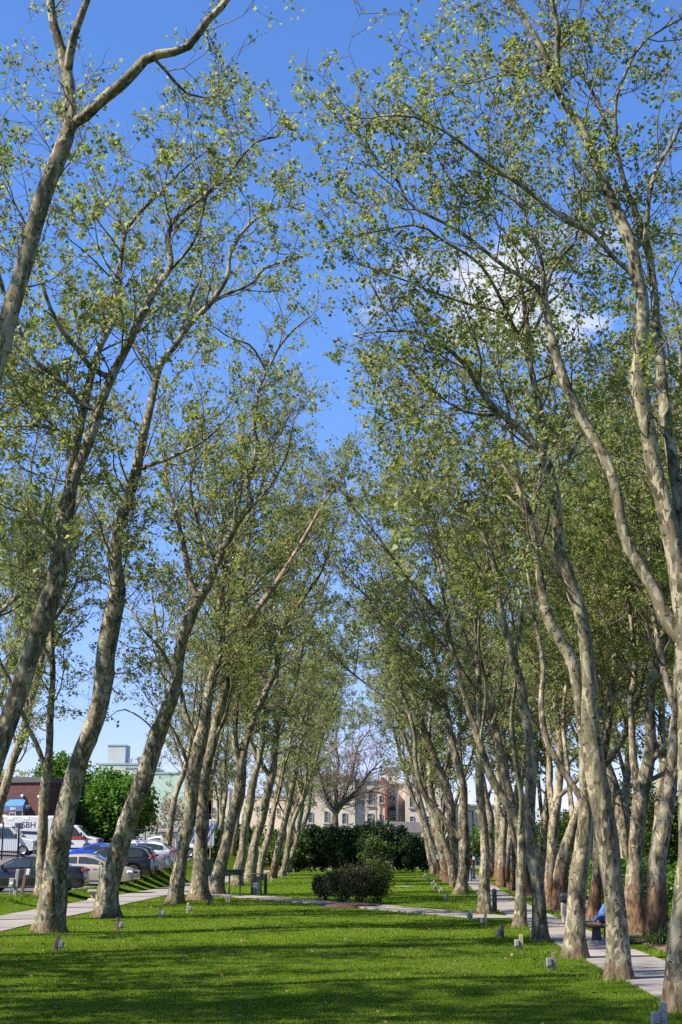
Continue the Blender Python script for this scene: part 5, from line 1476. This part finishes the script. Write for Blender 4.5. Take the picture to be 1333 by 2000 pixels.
car('bright blue car parked before the red striped ambulance', (P(205, 1660, 97)[0], 97, gzf(P(205, 1660, 97)[0], 97)), .15, 'sedan', 'blue', 1.0)
car('white car in the far street seen past the tan booth', (-15.5, 112, gzf(-15.5, 112)), .1, 'crossover', 'white', 1.0)


def van(label, loc, rz, kind, cat='van', group='white vans and ambulances'):
    """x forward; cab with bonnet, and a cargo body or an ambulance box"""
    root = empty('parked_van' if kind == 'van' else 'ambulance', loc, rz)
    W_ = 2.0; pm = M['paint_white']
    cabp = [(0.2, .35), (3.0, .35), (3.05, .75), (2.98, 1.05), (2.2, 1.22), (1.35, 2.02), (1.0, 2.1), (.2, 2.1)]
    c_ = MB(); n = len(cabp)
    for (k, (yy, sc_)) in enumerate(((-W_ / 2, .96), (-W_ / 2 + .12, 1.0), (W_ / 2 - .12, 1.0), (W_ / 2, .96))):
        pass
    lv = []
    for (yy, ins) in ((-W_ / 2, .05), (-W_ / 2 + .1, 0), (W_ / 2 - .1, 0), (W_ / 2, .05)):
        for (x, z) in cabp:
            lv.append((x - (ins if x > .3 else 0), yy * (1 - .10 * max(0, (z - 1.15)) ), z - (ins if z > 1 else 0)))
    fs = []
    for r_ in range(3):
        for k in range(n):
            fs.append((r_ * n + k, r_ * n + (k + 1) % n, (r_ + 1) * n + (k + 1) % n, (r_ + 1) * n + k))
    fs += [tuple(range(n)), tuple(range(3 * n, 4 * n))]
    c_.add(lv, fs); c_.build('cab', pm, root)
    for sd in (-1, 1):
        yy = sd * (W_ / 2 + .012)
        MB().add([(.45, yy * .985, 1.25), (1.75, yy * .985, 1.25), (1.2, yy * .93, 1.9), (.45, yy * .93, 1.9)], [(0, 1, 2, 3)]).build('window', M['glass'], root)
        MB().bbox((1.75, sd * (W_ / 2 + .12), 1.35), (.14, .2, .34), .04).build('mirror', M['trim'], root)
        MB().bbox((2.98, sd * .72, .93), (.16, .34, .2), .03).build('headlight', M['lens'], root)
        MB().bbox((3.0, sd * .72, .76), (.14, .34, .1), .03).build('turn_signal', M['amber'], root)
    MB().add([(2.14, -.82, 1.29), (2.14, .82, 1.29), (1.42, .74, 1.985), (1.42, -.74, 1.985)], [(0, 1, 2, 3)]).build('windscreen', M['glass'], root)
    MB().bbox((3.03, 0, .86), (.1, 1.0, .34), .02).build('grille', M['trim'], root)
    MB().bbox((3.08, 0, .5), (.16, W_ * .96, .22), .03).build('bumper', M['chrome'], root)
    for x in (2.25, -1.9):
        for sd in (-1, 1):
            MB().lathe([(.43, 0), (.43, .02), (.01, .02)], (x, sd * (W_ / 2 + (.0 if sd > 0 else -.02)), .42), n=20).build('wheel_arch', M['trim'], root)
            add_wheel(root, x, sd * (W_ / 2 - .07), .37, sd, .24)
    if kind == 'van':
        MB().bbox((-1.45, 0, 1.28), (3.3, W_, 1.72), .10).build('cargo_body', pm, root)
        for sd in (-1, 1):
            for x in (-.6, -2.1):
                MB().bbox((x, sd * (W_ / 2 + .004), 1.6), (1.1, .012, .5), .004).build('window', M['glass'], root)
        MB().box((-1.45, 0, .38), (3.2, W_ * .94, .2)).build('skirt', M['trim'], root)
    else:
        box_ = MB().bbox((-1.75, 0, 1.63), (3.9, 2.3, 2.1), .05); bo = box_.build('box_body', pm, root)
        MB().bbox((-.05, 0, 2.42), (.7, 1.7, .5), .12).build('cab_fairing', pm, root)
        MB().box((-1.75, 0, .52), (3.8, 2.1, .14)).build('skirt', M['chrome'], root)
        for sd in (-1, 1):
            yy = sd * (1.15 + .006)
            for x in (-.35, -1.55, -3.2):
                MB().bbox((x, yy, 2.48), (.42, .03, .18), .02).build('scene_light', M['lens'], root)
            MB().bbox((-1.0, yy, 1.95), (.6, .014, .42), .005).build('window', M['glass'], root)
            if kind == 'stripe':
                MB().box((-1.75, yy, 1.25), (3.8, .008, .34)).build('red_stripe', M['red'], root)
                MB().add([(.3, sd * 1.012, 1.05), (2.7, sd * 1.012, .98), (1.9, sd * 1.012, 1.16), (.3, sd * 1.012, 1.22)], [(0, 1, 2, 3)]).build('red_stripe', M['red'], root)
                MB().add([(.3, sd * 1.014, .62), (1.2, sd * 1.014, .62), (.75, sd * 1.014, 1.04), (.3, sd * 1.014, 1.04)], [(0, 1, 2, 3)]).build('blue_patch', M['stripe_blue'], root)
                for k in range(3):
                    MB().box((-2.3 + k * .5, yy + sd * .006, 2.0), (.16, .008, .5), ry=.5).build('blue_stripe', M['stripe_blue'], root)
            else:
                text(root, 'SBH', .62, 'letter', (-1.75, yy + sd * .004, 2.0), (PI / 2, 0, 0 if sd < 0 else PI))
                MB().add([(-3.2, yy, 1.25), (-.2, yy, 1.4), (-.2, yy, 1.62), (-3.2, yy, 1.5)], [(0, 1, 2, 3)]).build('dark_stripe', M['letter'], root)
        lb = MB().bbox((.25, 0, 2.68 if kind else 2.2), (.3, 1.5, .16), .03); lb.build('light_bar', M['tail'] if kind == 'stripe' else M['lens'], root)
        for k in range(6):      # chevrons on the rear doors
            MB().box((-3.706, -.9 + k * .36, 1.6), (.01, .16, 1.7), rx=.5).build('rear_stripe', M['stripe_blue'], root)
    tag(root, label, cat, group); return root


def spot(px, Y):
    x = P(px, 1660, Y)[0]; return (x, Y, gzf(x, Y))
van('white van behind the iron fence at the left edge', spot(-12, 104), .05, 'van')
van('white ambulance lettered SBH behind the white van', spot(18, 110), PI - .04, 'sbh', 'ambulance')
van('white ambulance with red and blue stripes beside the blue car', spot(122, 115), -.05, 'stripe', 'ambulance')
van('ambulance with slanting blue stripes glimpsed between left row trunks', spot(388, 121), PI / 2 + .15, 'stripe', 'ambulance')

# ------------------------------------------------------------------ fence, booth, poles
def fence(label, p0, p1, h, posts):
    root = empty('iron_fence', (p0[0], p0[1], gzf(*p0))); d = np.array(p1) - np.array(p0); L_ = np.linalg.norm(d); d /= L_
    def at_(s): 
        q = np.array(p0) + d * s; return (q[0] - p0[0], q[1] - p0[1], gzf(q[0], q[1]) - gzf(*p0))
    for k in range(posts + 1):
        q = at_(L_ * k / posts); m_ = MB().box((q[0], q[1], q[2] + h / 2 + .08), (.09, .09, h + .16)); m_.cyl((q[0], q[1], q[2] + h + .16), (q[0], q[1], q[2] + h + .26), .05, .01, n=6); m_.build('post', M['black_metal'], root)
    for z in (.2, h - .15):
        a, b_ = at_(0), at_(L_); MB().cyl((a[0], a[1], a[2] + z), (b_[0], b_[1], b_[2] + z), .022, n=4).build('rail', M['black_metal'], root)
    pk = MB()
    n = int(L_ / .13)
    for k in range(n):
        q = at_(L_ * (k + .5) / n); pk.cyl((q[0], q[1], q[2] + .08), (q[0], q[1], q[2] + h), .011, n=4)
    o_ = pk.build('pickets', M['black_metal'], root); o_['kind'] = 'stuff'
    tag(root, label, 'fence'); return root


a = P(-60, 1660, 97); b_ = P(36, 1660, 98.5)
fence('black iron fence with pickets before the white van', (a[0], 97), (b_[0], 98.5), 2.3, 3)
a = P(238, 1660, 117); b_ = P(352, 1660, 116)
fence('black iron fence behind the parked cars by the booth', (a[0], 117), (b_[0], 116), 2.1, 5)
x, y, z = spot(331, 109)
bo = empty('booth', (x, y, z))
MB().bbox((0, 0, .95), (1.15, 1.2, 1.9), .02).build('wall', M['white_box'], bo); MB().bbox((0, -.615, .95), (.85, .03, 1.5), .01).build('panel', M['wood'], bo); MB().bbox((0, 0, 2.05), (1.5, 1.6, .26), .04).build('roof', M['frame_w'], bo)
tag(bo, 'small white booth with a tan panel and flat roof by the fence', 'booth')

q = at(926, 1718)
lp = empty('street_lamp', tuple(q)); H_ = P(926, 1583, q[1])[2]
MB().cyl((0, 0, 0), (0, 0, H_), .085, .06, n=10).cyl((0, 0, 0), (0, 0, .25), .14, .12, n=10).build('pole', M['black_metal'], lp)
MB().cyl((0, 0, H_ - .08), (-.3, 0, H_ - .02), .03, n=6).build('arm', M['black_metal'], lp); MB().bbox((-.42, 0, H_ - .02), (.5, .3, .12), .03).build('lamp_head', M['black_metal'], lp)
MB().box((0, -.095, P(0, 1676, q[1])[2]), (.16, .012, .22)).build('notice', M['white_box'], lp)
tag(lp, 'black lamp post with a flat head beside the narrow path', 'lamp post')
q = at(409, 1722); rp = empty('rusty_pole', tuple(q)); Hh = P(412, 1560, q[1])[2] - q[2]
MB().cyl((0, 0, 0), (.12, 0, Hh), .05, .04, n=8).build('pole', M['bark_red'], rp); MB().cyl((-.25, 0, Hh * .62), (1.4, 0, Hh * .62), .02, n=5).build('crossbar', M['black_metal'], rp)
tag(rp, 'thin rusty pole standing between two left row trunks', 'pole')

# ------------------------------------------------------------------ park furniture
def stake(px, py, label, tall=0.36, box_side=1, tilt=0.0, mat='wood', far=False):
    q = at(px, py); root = empty('electrical_stake', tuple(q)); root.rotation_euler = (0, tilt, 0)
    p = MB().bbox((0, 0, tall / 2 - .03), (.085, .05, tall + .06), .008); p.build('post', M[mat], root)
    b_ = MB().bbox((box_side * .095, -.01, tall * .46), (.105, .09, tall * .46), .012); b = b_.build('outlet_box', M['grey_box'], root)
    MB().bbox((box_side * .095, -.06, tall * .46), (.07, .012, tall * .3), .004).build('cover', M['grey_box'], b)
    MB().cyl((box_side * .095, 0, -.03), (box_side * .095, 0, tall * .25), .014, n=6).build('conduit', M['grey_box'], root)
    tag(root, label, 'electric stake', 'wooden stakes with outlet boxes along the lawn'); return root


for k, (px, py, s_, t_, m_) in enumerate(((109, 1857, 1, .16, 'wood_dark'), (230, 1818, 1, .03, 'wood_dark'), (313, 1793, 1, .0, 'wood_grey'), (366, 1783, 1, .08, 'wood'), (408, 1769, 1, .0, 'wood_dark'), (530, 1723, 1, 0, 'wood_grey'), (549, 1715, 1, 0, 'wood_grey'), (560, 1710, 1, 0, 'wood_grey'), (580, 1703, 1, 0, 'wood_grey'))):
    stake(px, py, f'{ORD[k]} wooden stake with a grey outlet box along the left edge of the lawn', tall=.33 if k < 5 else .38, box_side=s_, tilt=t_, mat=m_)
for k, (px, py, s_, t_, m_) in enumerate(((1298, 2016, -1, 0, 'wood_grey'), (1084, 1897, -1, 0, 'wood'), (1019, 1857, -1, 0, 'wood'), (982, 1834, -1, 0, 'wood_dark'), (949, 1809, -1, 0, 'wood'), (921, 1797, -1, 0, 'wood_grey'), (875, 1760, -1, 0, 'grey_box'), (863, 1747, -1, 0, 'wood_grey'), (852, 1738, -1, 0, 'wood_grey'), (848, 1731, -1, 0, 'wood_grey'), (838, 1722, -1, 0, 'wood_grey'), (831, 1715, -1, 0, 'wood_grey'))):
    stake(px, py, f'{ORD[k]} wooden stake with a grey outlet box along the right edge of the lawn', tall=.33 if k < 6 else .34, box_side=s_, tilt=t_, mat=m_)

# posts and boxes on the verge at the left edge
q = at(0, 1742); up = empty('utility_post', tuple(q)); up.rotation_euler = (0, .28, 0)
MB().cyl((0, 0, -.1), (0, 0, .95), .075, .075, n=12).bbox((0, 0, .96), (.16, .16, .04), .02).build('post', M['wood_dark'], up); tag(up, 'leaning dark round post at the left edge before the black sedan', 'post')
q = at(29, 1751); up = empty('utility_post', tuple(q)); up.rotation_euler = (0, .08, 0)
MB().bbox((0, 0, .48), (.13, .10, 1.1), .012).build('post', M['wood_grey'], up); b = MB().bbox((-.17, -.02, .50), (.2, .14, .36), .02).build('meter_box', M['grey_box'], up)
MB().lathe([(.06, 0), (.06, -.05), (.01, -.06)], (-.15, -.09, .48), n=12).build('dial', M['lens'], b); MB().cyl((-.2, 0, -.05), (-.2, 0, .35), .025, n=8).build('conduit', M['grey_box'], up); tag(up, 'pale square post with a grey meter box on the verge', 'post')
q = at(42, 1751); up = empty('utility_post', tuple(q)); up.rotation_euler = (0, .16, 0)
MB().bbox((0, 0, .50), (.11, .10, 1.14), .012).build('post', M['wood_dark'], up); b = MB().bbox((.10, -.08, .95), (.13, .1, .24), .02).build('outlet_box', M['white_box'], up); tag(up, 'dark wooden post with a white outlet box on the verge', 'post')

# stone bench end-on by the wide path
q = at(184, 1760); sb = empty('stone_bench', tuple(q)); sb.rotation_euler = (0, 0, .1)
MB().box((0, .6, .05), (.62, 1.7, .12), taper=.8).build('base', M['concrete_bench'], sb); MB().bbox((0, .6, .23), (.26, 1.1, .26), .03).build('pedestal', M['concrete_bench'], sb); MB().bbox((0, .6, .41), (.5, 1.9, .11), .03).build('seat', M['concrete_bench'], sb)
tag(sb, 'backless stone bench seen end on beside the wide path', 'bench')
# far bench before the hedge
q = at(672, 1702); fb = empty('park_bench', tuple(q))
for k in range(3): MB().bbox((0, -.18 + k * .18, .47), (1.95, .15, .06), .01).build('seat_board', M['wood_grey'], fb)
for sx in (-.72, .72): MB().bbox((sx, 0, .22), (.12, .42, .44), .02).build('leg', M['concrete_bench'], fb)
tag(fb, 'backless wooden bench on the grass before the evergreen shrubs', 'bench')
# stone block under the green box
q = at(447, 1762); kb = MB().bbox((0, 0, .13), (.22, .18, .30), .04); o_ = kb.build('stone_block', M['concrete_bench'], None, tuple(q)); tag(o_, 'small grey stone block in the grass under the green box', 'stone')

# dark green box on two posts
q0 = at(448, 1748); gbx = empty('green_box', tuple(q0)); gbx.rotation_euler = (0, 0, -.05)
for dx in (0.0, .52): MB().bbox((dx, 0, .48), (.075, .075, 1.0), .008).build('post', M['green_paint'], gbx)
MB().prism([(-.06, .92), (.66, .92), (.69, 1.13), (-.09, 1.13)], -.22, .22).build('box', M['green_box'], gbx); MB().bbox((.30, 0, 1.16), (.82, .5, .05), .015).build('lid', M['green_paint'], gbx)
MB().cyl((-.1, 0, 1.0), (-.24, 0, .98), .012, n=6).cyl((-.24, 0, .98), (-.3, 0, 1.22), .012, n=6).build('handle', M['black_metal'], gbx)
tag(gbx, 'dark green box on two posts beside the cross path', 'box')
# narrow green notice board seen edge on
q0 = at(406, 1746); nb = empty('notice_board', tuple(q0)); nb.rotation_euler = (0, 0, 1.15)
for dx in (-.28, .28): MB().bbox((dx, 0, .7), (.08, .08, 1.5), .008).build('post', M['green_paint'], nb)
MB().bbox((0, -.01, 1.22), (.74, .12, .72), .015).build('board', M['green_paint'], nb); MB().bbox((0, 0, 1.62), (.84, .22, .07), .02).build('cap', M['green_box'], nb)
tag(nb, 'dark green notice board turned edge on behind the dark footed trunk', 'notice board')
# litter bin with green posts
q0 = at(501, 1747); lb = empty('litter_bin', tuple(q0)); lb.rotation_euler = (0, 0, .12)
for dx in (-.24, .24):
    for dy in (-.2, .2): MB().box((dx, dy, .46), (.05, .05, .92)).build('corner_post', M['wood_dark'], lb)
MB().bbox((0, -.225, .30), (.36, .03, .54), .005).build('front_panel', M['frame_w'], lb); MB().bbox((0, 0, .34), (.43, .38, .6), .02).build('liner', M['trim'], lb)
MB().bbox((0, 0, .96), (.60, .52, .06), .02).build('lid', M['wood_dark'], lb); MB().bbox((0, -.215, .77), (.40, .04, .14), .01).build('hood', M['trim'], lb)
tag(lb, 'dark framed litter bin with a pale front panel at the cross path', 'bin')
def gpost(px, py, label, h=.92):
    q = at(px, py); o_ = MB().prism([(-.075, -.05), (.075, -.05), (.075, h - .06), (0, h), (-.075, h - .06)], -.06, .06).build('green_post', M['green_paint'], None, tuple(q)); tag(o_, label, 'post', 'green posts with pointed tops'); return o_
gpost(506, 1751, 'green post in front of the framed litter bin'); gpost(519, 1747, 'green post right behind the framed litter bin', .98); gpost(967, 1786, 'green post at the foot of the whitish trunk by the narrow path', .85)

q = at(1110, 1803); rb2 = empty('litter_bin', tuple(q))
MB().bbox((0, 0, .3), (.36, .36, .6), .03).build('body', M['concrete_bench'], rb2); MB().bbox((0, 0, .72), (.46, .46, .26), .06).build('hood', M['black_metal'], rb2); MB().bbox((0, -.235, .72), (.26, .02, .13), .008).build('opening', M['trim'], rb2)
tag(rb2, 'litter bin with a black hood beyond the narrow path', 'bin')

q = at(790, 1734); st_ = empty('fallen_branch', (q[0], q[1], q[2] + .04)); st_.rotation_euler = (0, 0, .5)
bpts = np.array([(-.6, 0, 0), (-.2, .03, .02), (.2, -.02, .01), (.65, .02, .0)]); me, _, _ = trunk_mesh('branch', bpts, np.array([.045, .05, .045, .03]), np.random.default_rng(3), flare=False, S=8, step=.12)
link('wood', me, M['wood_grey'], st_); tag(st_, 'pale fallen branch on the grass right of the planted bed', 'branch')
q = P(844, 1674, 118.7)
pp = MB().box((5.16, 118.70, q[2]), (.30, .02, .36)).build('paper_notice', M['white_box']); tag(pp, 'white paper notice fixed to a far trunk in the right row', 'notice')

# ------------------------------------------------------------------ people
M['scrub'] = plain('light_blue_cloth', (0.16, 0.30, 0.66), 0.9, var=0.15, scale=8, bump=.3, bscale=14)
M['navy_cloth'] = plain('navy_cloth', (0.018, 0.028, 0.10), 0.9, var=0.2, scale=8)
M['skin'] = plain('skin', (0.32, 0.18, 0.12), 0.6, var=0.08)
M['hair'] = plain('dark_hair', (0.02, 0.015, 0.012), 0.7, var=0.3, scale=30)
M['redcloth'] = plain('red_cloth', (0.16, 0.012, 0.015), 0.9, var=.15)
M['shoe'] = plain('dark_shoe', (0.03, 0.03, 0.035), 0.6)


def skin_mesh(joints, edges, radii, root_i=0, sub=2):
    me = bpy.data.meshes.new('figure'); me.from_pydata(joints, edges, []); me.update()
    ob = bpy.data.objects.new('figure', me); COL.objects.link(ob)
    md = ob.modifiers.new('skin', 'SKIN'); md.use_smooth_shade = True
    for i, r_ in enumerate(radii):
        sv = me.skin_vertices[0].data[i]; sv.radius = (r_, r_) if not isinstance(r_, tuple) else r_; sv.use_root = (i == root_i)
    sm = ob.modifiers.new('sub', 'SUBSURF'); sm.levels = sub; sm.render_levels = sub
    dg = bpy.context.evaluated_depsgraph_get(); res = bpy.data.meshes.new_from_object(ob.evaluated_get(dg)); bpy.data.objects.remove(ob)
    res.polygons.foreach_set('use_smooth', [True] * len(res.polygons))
    return res


def chain(mb_list, pts, rads):
    j = len(mb_list['v']); mb_list['v'] += pts; mb_list['r'] += rads; mb_list['e'] += [(j + k, j + k + 1) for k in range(len(pts) - 1)]
    return j


def head(root, c, yaw, skin='skin', hair='hair', name='head'):
    hd = empty(name, c, yaw); hd.parent = root
    m_ = MB().lathe([(.012, -.125), (.045, -.118), (.062, -.085), (.076, -.03), (.08, .03), (.072, .085), (.045, .118), (.01, .128)], (0, 0, 0), axis='z', n=16)
    m_.v = [(x * 1.16 if x > 0 else x * 1.15, y * .95, z) for (x, y, z) in m_.v]
    m_.add([(.088, 0, .02), (.088, .016, -.03), (.112, 0, -.028), (.088, -.016, -.03)], [(0, 1, 2), (0, 2, 3), (1, 3, 2)])
    m_.build('face', M[skin], hd, smooth=True)
    for sy in (-1, 1):
        MB().lathe([(.004, -.01), (.012, 0), (.004, .01)], (.084, sy * .03, .015), axis='z', n=8).build('eye', M['trim'], hd); MB().bbox((0, sy * .078, -.01), (.03, .018, .055), .007).build('ear', M[skin], hd)
    MB().bbox((.081, 0, -.065), (.012, .045, .012), .004).build('mouth', M['redcloth'], hd)
    h_ = MB().lathe([(.088, -.03), (.092, .03), (.084, .09), (.052, .13), (.01, .142)], (-.012, 0, 0), axis='z', n=16); h_.v = [(x * 1.14 if x < .04 else x * .86 , y * .98, z + (.03 if x > .04 else 0)) for (x, y, z) in h_.v]
    h_.build('hair', M[hair], hd, smooth=True)


def hand(root, p, d, mat='skin', s=1.0):
    """palm, four bent fingers of unequal length and a thumb, pointing along d"""
    g = {'v': [], 'r': [], 'e': []}
    d = Vector(d).normalized(); sd = d.cross(Vector((0, 0, 1))).normalized(); up = sd.cross(d); p = Vector(p)
    a = chain(g, [tuple(p), tuple(p + d * .05 * s), tuple(p + d * .085 * s)], [.024 * s, .034 * s, .030 * s])
    for k, (o_, l_) in enumerate(((-.03, .062), (-.01, .075), (.011, .07), (.031, .054))):
        b0 = p + d * .085 * s + sd * o_ * s
        j = chain(g, [tuple(b0), tuple(b0 + d * l_ * .5 * s - up * .006), tuple(b0 + d * l_ * .85 * s - up * .03 * s)], [.010 * s, .009 * s, .008 * s]); g['e'].append((a + 2, j))
    t0 = p + d * .025 * s - sd * .03 * s
    j = chain(g, [tuple(t0), tuple(t0 + d * .03 * s - sd * .025 * s), tuple(t0 + d * .06 * s - sd * .028 * s - up * .015)], [.012, .0105, .009]); g['e'].append((a + 1, j))
    link('hand', skin_mesh(g['v'], g['e'], g['r'], a, 1), M[mat], root)


# seated person, x = facing direction (local), on a low dark bench behind the smooth pale trunk
q = at(1180, 1843)
pr = empty('person', (q[0], q[1], q[2]), -.35)
g = {'v': [], 'r': [], 'e': []}
t = chain(g, [(-.02, 0, .54), (.02, 0, .66), (.11, 0, .80), (.20, 0, .90), (.27, 0, .95)], [(.165, .14), (.155, .135), (.175, .125), (.125, .095), (.058, .058)])
for sy in (-1, 1):
    j = chain(g, [(.20, sy * .17, .90), (.27, sy * .23, .70), (.42, sy * .15, .62), (.48, sy * .12, .61)], [.075, .058, .046, .034]); g['e'].append((t + 3, j))
sh = link('shirt', skin_mesh(g['v'], g['e'], g['r'], t), M['scrub'], pr)
g = {'v': [], 'r': [], 'e': []}
t = chain(g, [(-.02, 0, .62), (0, 0, .52)], [(.17, .15), (.18, .15)])
for sy in (-1, 1):
    j = chain(g, [(.03, sy * .10, .53), (.42, sy * .13, .52), (.44, sy * .12, .28), (.42, sy * .12, .09)], [.10, .075, .062, .05]); g['e'].append((t + 1, j))
link('trousers', skin_mesh(g['v'], g['e'], g['r'], t), M['navy_cloth'], pr)
for sy in (-1, 1):
    MB().bbox((.49, sy * .12, .045), (.27, .095, .09), .035).build('shoe', M['shoe'], pr); hand(pr, (.47, sy * .12, .61), (1, -sy * .4, -.1))
MB().cyl((.25, 0, .93), (.33, 0, 1.03), .052, .05, n=12).build('neck', M['skin'], pr, smooth=True)
head(pr, (.37, 0, 1.11), 0)
g = {'v': [], 'r': [], 'e': []}
t = chain(g, [(-.12, .05, .62), (-.18, .06, .53), (-.24, .08, .47)], [.06, .055, .035]); link('jacket_tail', skin_mesh(g['v'], g['e'], g['r'], t, 1), M['scrub'], pr)
tag(pr, 'seated person in a light blue top and navy trousers, mostly behind the pale trunk', 'person')
bn = empty('park_bench', (q[0], q[1], q[2]), -.35)
sv = MB()
for k in range(7):
    y0_ = -1.15 + k * .32; rise = .03 + .17 * (max(0, abs(y0_ + .16) - .5) / .7) ** 2
    MB().bbox((-.02, y0_ + .16, .40 + rise * .5), (.42, .318, .07), .02, rx=(.16 if y0_ > .3 else -.16 if y0_ < -.6 else 0)).build('seat_board', M['wood_dark'], bn)
for y0_ in (-.7, .7):
    MB().box((-.02, y0_, .19), (.22, .2, .40), taper=.7).build('leg', M['black_metal'], bn); MB().box((-.02, y0_, .05), (.5, .34, .12), taper=.7).build('foot', M['concrete_bench'], bn)
tag(bn, 'dark curved bench under the seated person past the narrow path', 'bench')

# walker in red on the narrow path, far away
X, Y = 6.46, 99.0
pw = empty('person', (X, Y, .035), math.pi / 2)
g = {'v': [], 'r': [], 'e': []}
t = chain(g, [(0, 0, .92), (0, 0, 1.1), (.01, 0, 1.3), (.02, 0, 1.42), (.02, 0, 1.48)], [(.15, .13), (.145, .12), (.17, .125), (.12, .09), (.055, .055)])
for sy in (-1, 1):
    j = chain(g, [(.02, sy * .17, 1.41), (-.02 + sy * .05, sy * .22, 1.15), (.08 + sy * .08, sy * .22, .93)], [.07, .055, .042]); g['e'].append((t + 3, j))
link('jacket', skin_mesh(g['v'], g['e'], g['r'], t), M['redcloth'], pw)
g = {'v': [], 'r': [], 'e': []}
t = chain(g, [(0, 0, .98), (0, 0, .9)], [(.15, .13), (.15, .13)])
for sy in (-1, 1):
    j = chain(g, [(0, sy * .09, .88), (.04 + sy * .08, sy * .09, .5), (-.02 + sy * .16, sy * .09, .08)], [.09, .065, .05]); g['e'].append((t + 1, j))
    MB().bbox((.06 + sy * .16, sy * .09, .045), (.27, .095, .09), .035).build('shoe', M['shoe'], pw); hand(pw, (.08 + sy * .08, sy * .22, .93), (.3, 0, -1))
link('trousers', skin_mesh(g['v'], g['e'], g['r'], t), M['navy_cloth'], pw)
MB().cyl((.02, 0, 1.45), (.025, 0, 1.55), .05, n=10).build('neck', M['skin'], pw); head(pw, (.03, 0, 1.64), 0)
tag(pw, 'distant walker in a red jacket and dark trousers on the narrow path', 'person')

# ------------------------------------------------------------------ grass
rng = np.random.default_rng(77)


def blades(n, x0, x1, y0, y1, h, w, pw=1.0):
    u = rng.random(n) ** pw
    y = y0 + (y1 - y0) * u; x = x0 + (x1 - x0) * rng.random(n)
    # tufts: pull towards cluster centres
    x += 0.04 * np.sin(x * 31 + y * 17); y += 0.04 * np.cos(x * 23 - y * 29)
    return x, y, h * rng.uniform(.6, 1.35, n), w * rng.uniform(.7, 1.3, n)


def grass_object(name, sets, label, keep):
    xs, ys_, hs_, ws = [np.concatenate(k) for k in zip(*sets)]
    m_ = keep(xs, ys_); xs, ys_, hs_, ws = xs[m_], ys_[m_], hs_[m_], ws[m_]
    n = len(xs)
    z = gz(xs, ys_) + 0.03 * np.sin(xs * 0.7 + ys_ * 0.31) * np.cos(ys_ * 0.23) * (np.abs(xs + 3) < 6)
    a = rng.uniform(0, 6.28, n); lean = rng.normal(0, .35, (n, 2)) * hs_[:, None]
    p = np.stack([xs, ys_, z - .01], -1); d = np.stack([np.cos(a), np.sin(a), 0 * a], -1) * ws[:, None] / 2
    tip = p + np.column_stack([lean, hs_ + .01])
    v = np.stack([p - d, p + d, tip], 1).reshape(-1, 3); f = np.arange(3 * n).reshape(n, 3)
    o_ = link(name, new_mesh(name, v, [f], smooth=False), M['blade']); tag(o_, label, 'grass', kind='stuff'); return o_


def lawn_keep(x, y):
    right = np.interp(y, [12, 32, 45, 61, 80, 100], [4.85, 4.85, 5.0, 5.35, 6.1, 7.0]) - .72
    k = (x < right) & (x > -9.75)
    # cross path
    t = np.interp(x, [-9.72, -5.5, -1.0, 1.5, 4.05], [73.5, 66.5, 58.2, 52.4, 46.4]); k &= ~(np.abs(y - t) < 1.72)
    k &= ((x - bx_) / 1.8) ** 2 + ((y - by_) / 2.1) ** 2 > 1
    return k


grass_object('grass', [blades(230000, -8.6, 4.6, 15.5, 34, .036, .010, 1.15), blades(80000, -9.8, 5, 30, 60, .042, .02, 1.1), blades(30000, -9.8, 6, 58, 140, .05, .05)], 'short mown grass blades of the lawn', lawn_keep)
grass_object('grass', [blades(26000, -16, -12.2, 38, 72, .10, .025), blades(9000, -14.2, -12.2, 70, 130, .10, .05)], 'grass and weeds on the verge between path and cars', lambda x, y: ~((x < -13.5) & (y > 60)))
grass_object('grass', [blades(9000, 5.75, 7.2, 22, 70, .08, .02)], 'thin grass along the far edge of the narrow path', lambda x, y: (x > np.interp(y, [12, 32, 45, 61, 80], [4.85, 4.85, 5.0, 5.35, 6.1]) + .75) & (np.sin(x * 3 + y * 1.3) + np.sin(y * .7) > -.1))
tx, ty = [], []
for t_ in TREES:
    x0, y0 = t_.location[0], t_.location[1]
    if y0 < 95 and -9.7 < x0 < 4.4:
        n_ = 420; a_ = rng.uniform(0, 6.28, n_); r_ = (0.34 if y0 < 40 else .3) + np.abs(rng.normal(0, .16, n_)); tx.append(x0 + r_ * np.cos(a_)); ty.append(y0 + r_ * np.sin(a_))
tx = np.concatenate(tx); ty = np.concatenate(ty)
grass_object('grass', [(tx, ty, rng.uniform(.06, .17, len(tx)), np.full(len(tx), .014))], 'longer uncut grass round the feet of the lawn trees', lawn_keep)
lp_ = np.column_stack([rng.uniform(-9, 4.2, 700), rng.uniform(16, 60, 700)]); kp = lawn_keep(lp_[:, 0], lp_[:, 1]); lp_ = lp_[kp]
v, f = leaf_quads(np.column_stack([lp_, np.full(len(lp_), .035)]), .07, rng, 2.5)
tag(link('fallen_leaves', new_mesh('fallen_leaves', v, [f], smooth=False), plain('dry_leaf', (.16, .10, .05), .9, var=.4)), 'scattered dry fallen leaves on the lawn', 'leaves', kind='stuff')
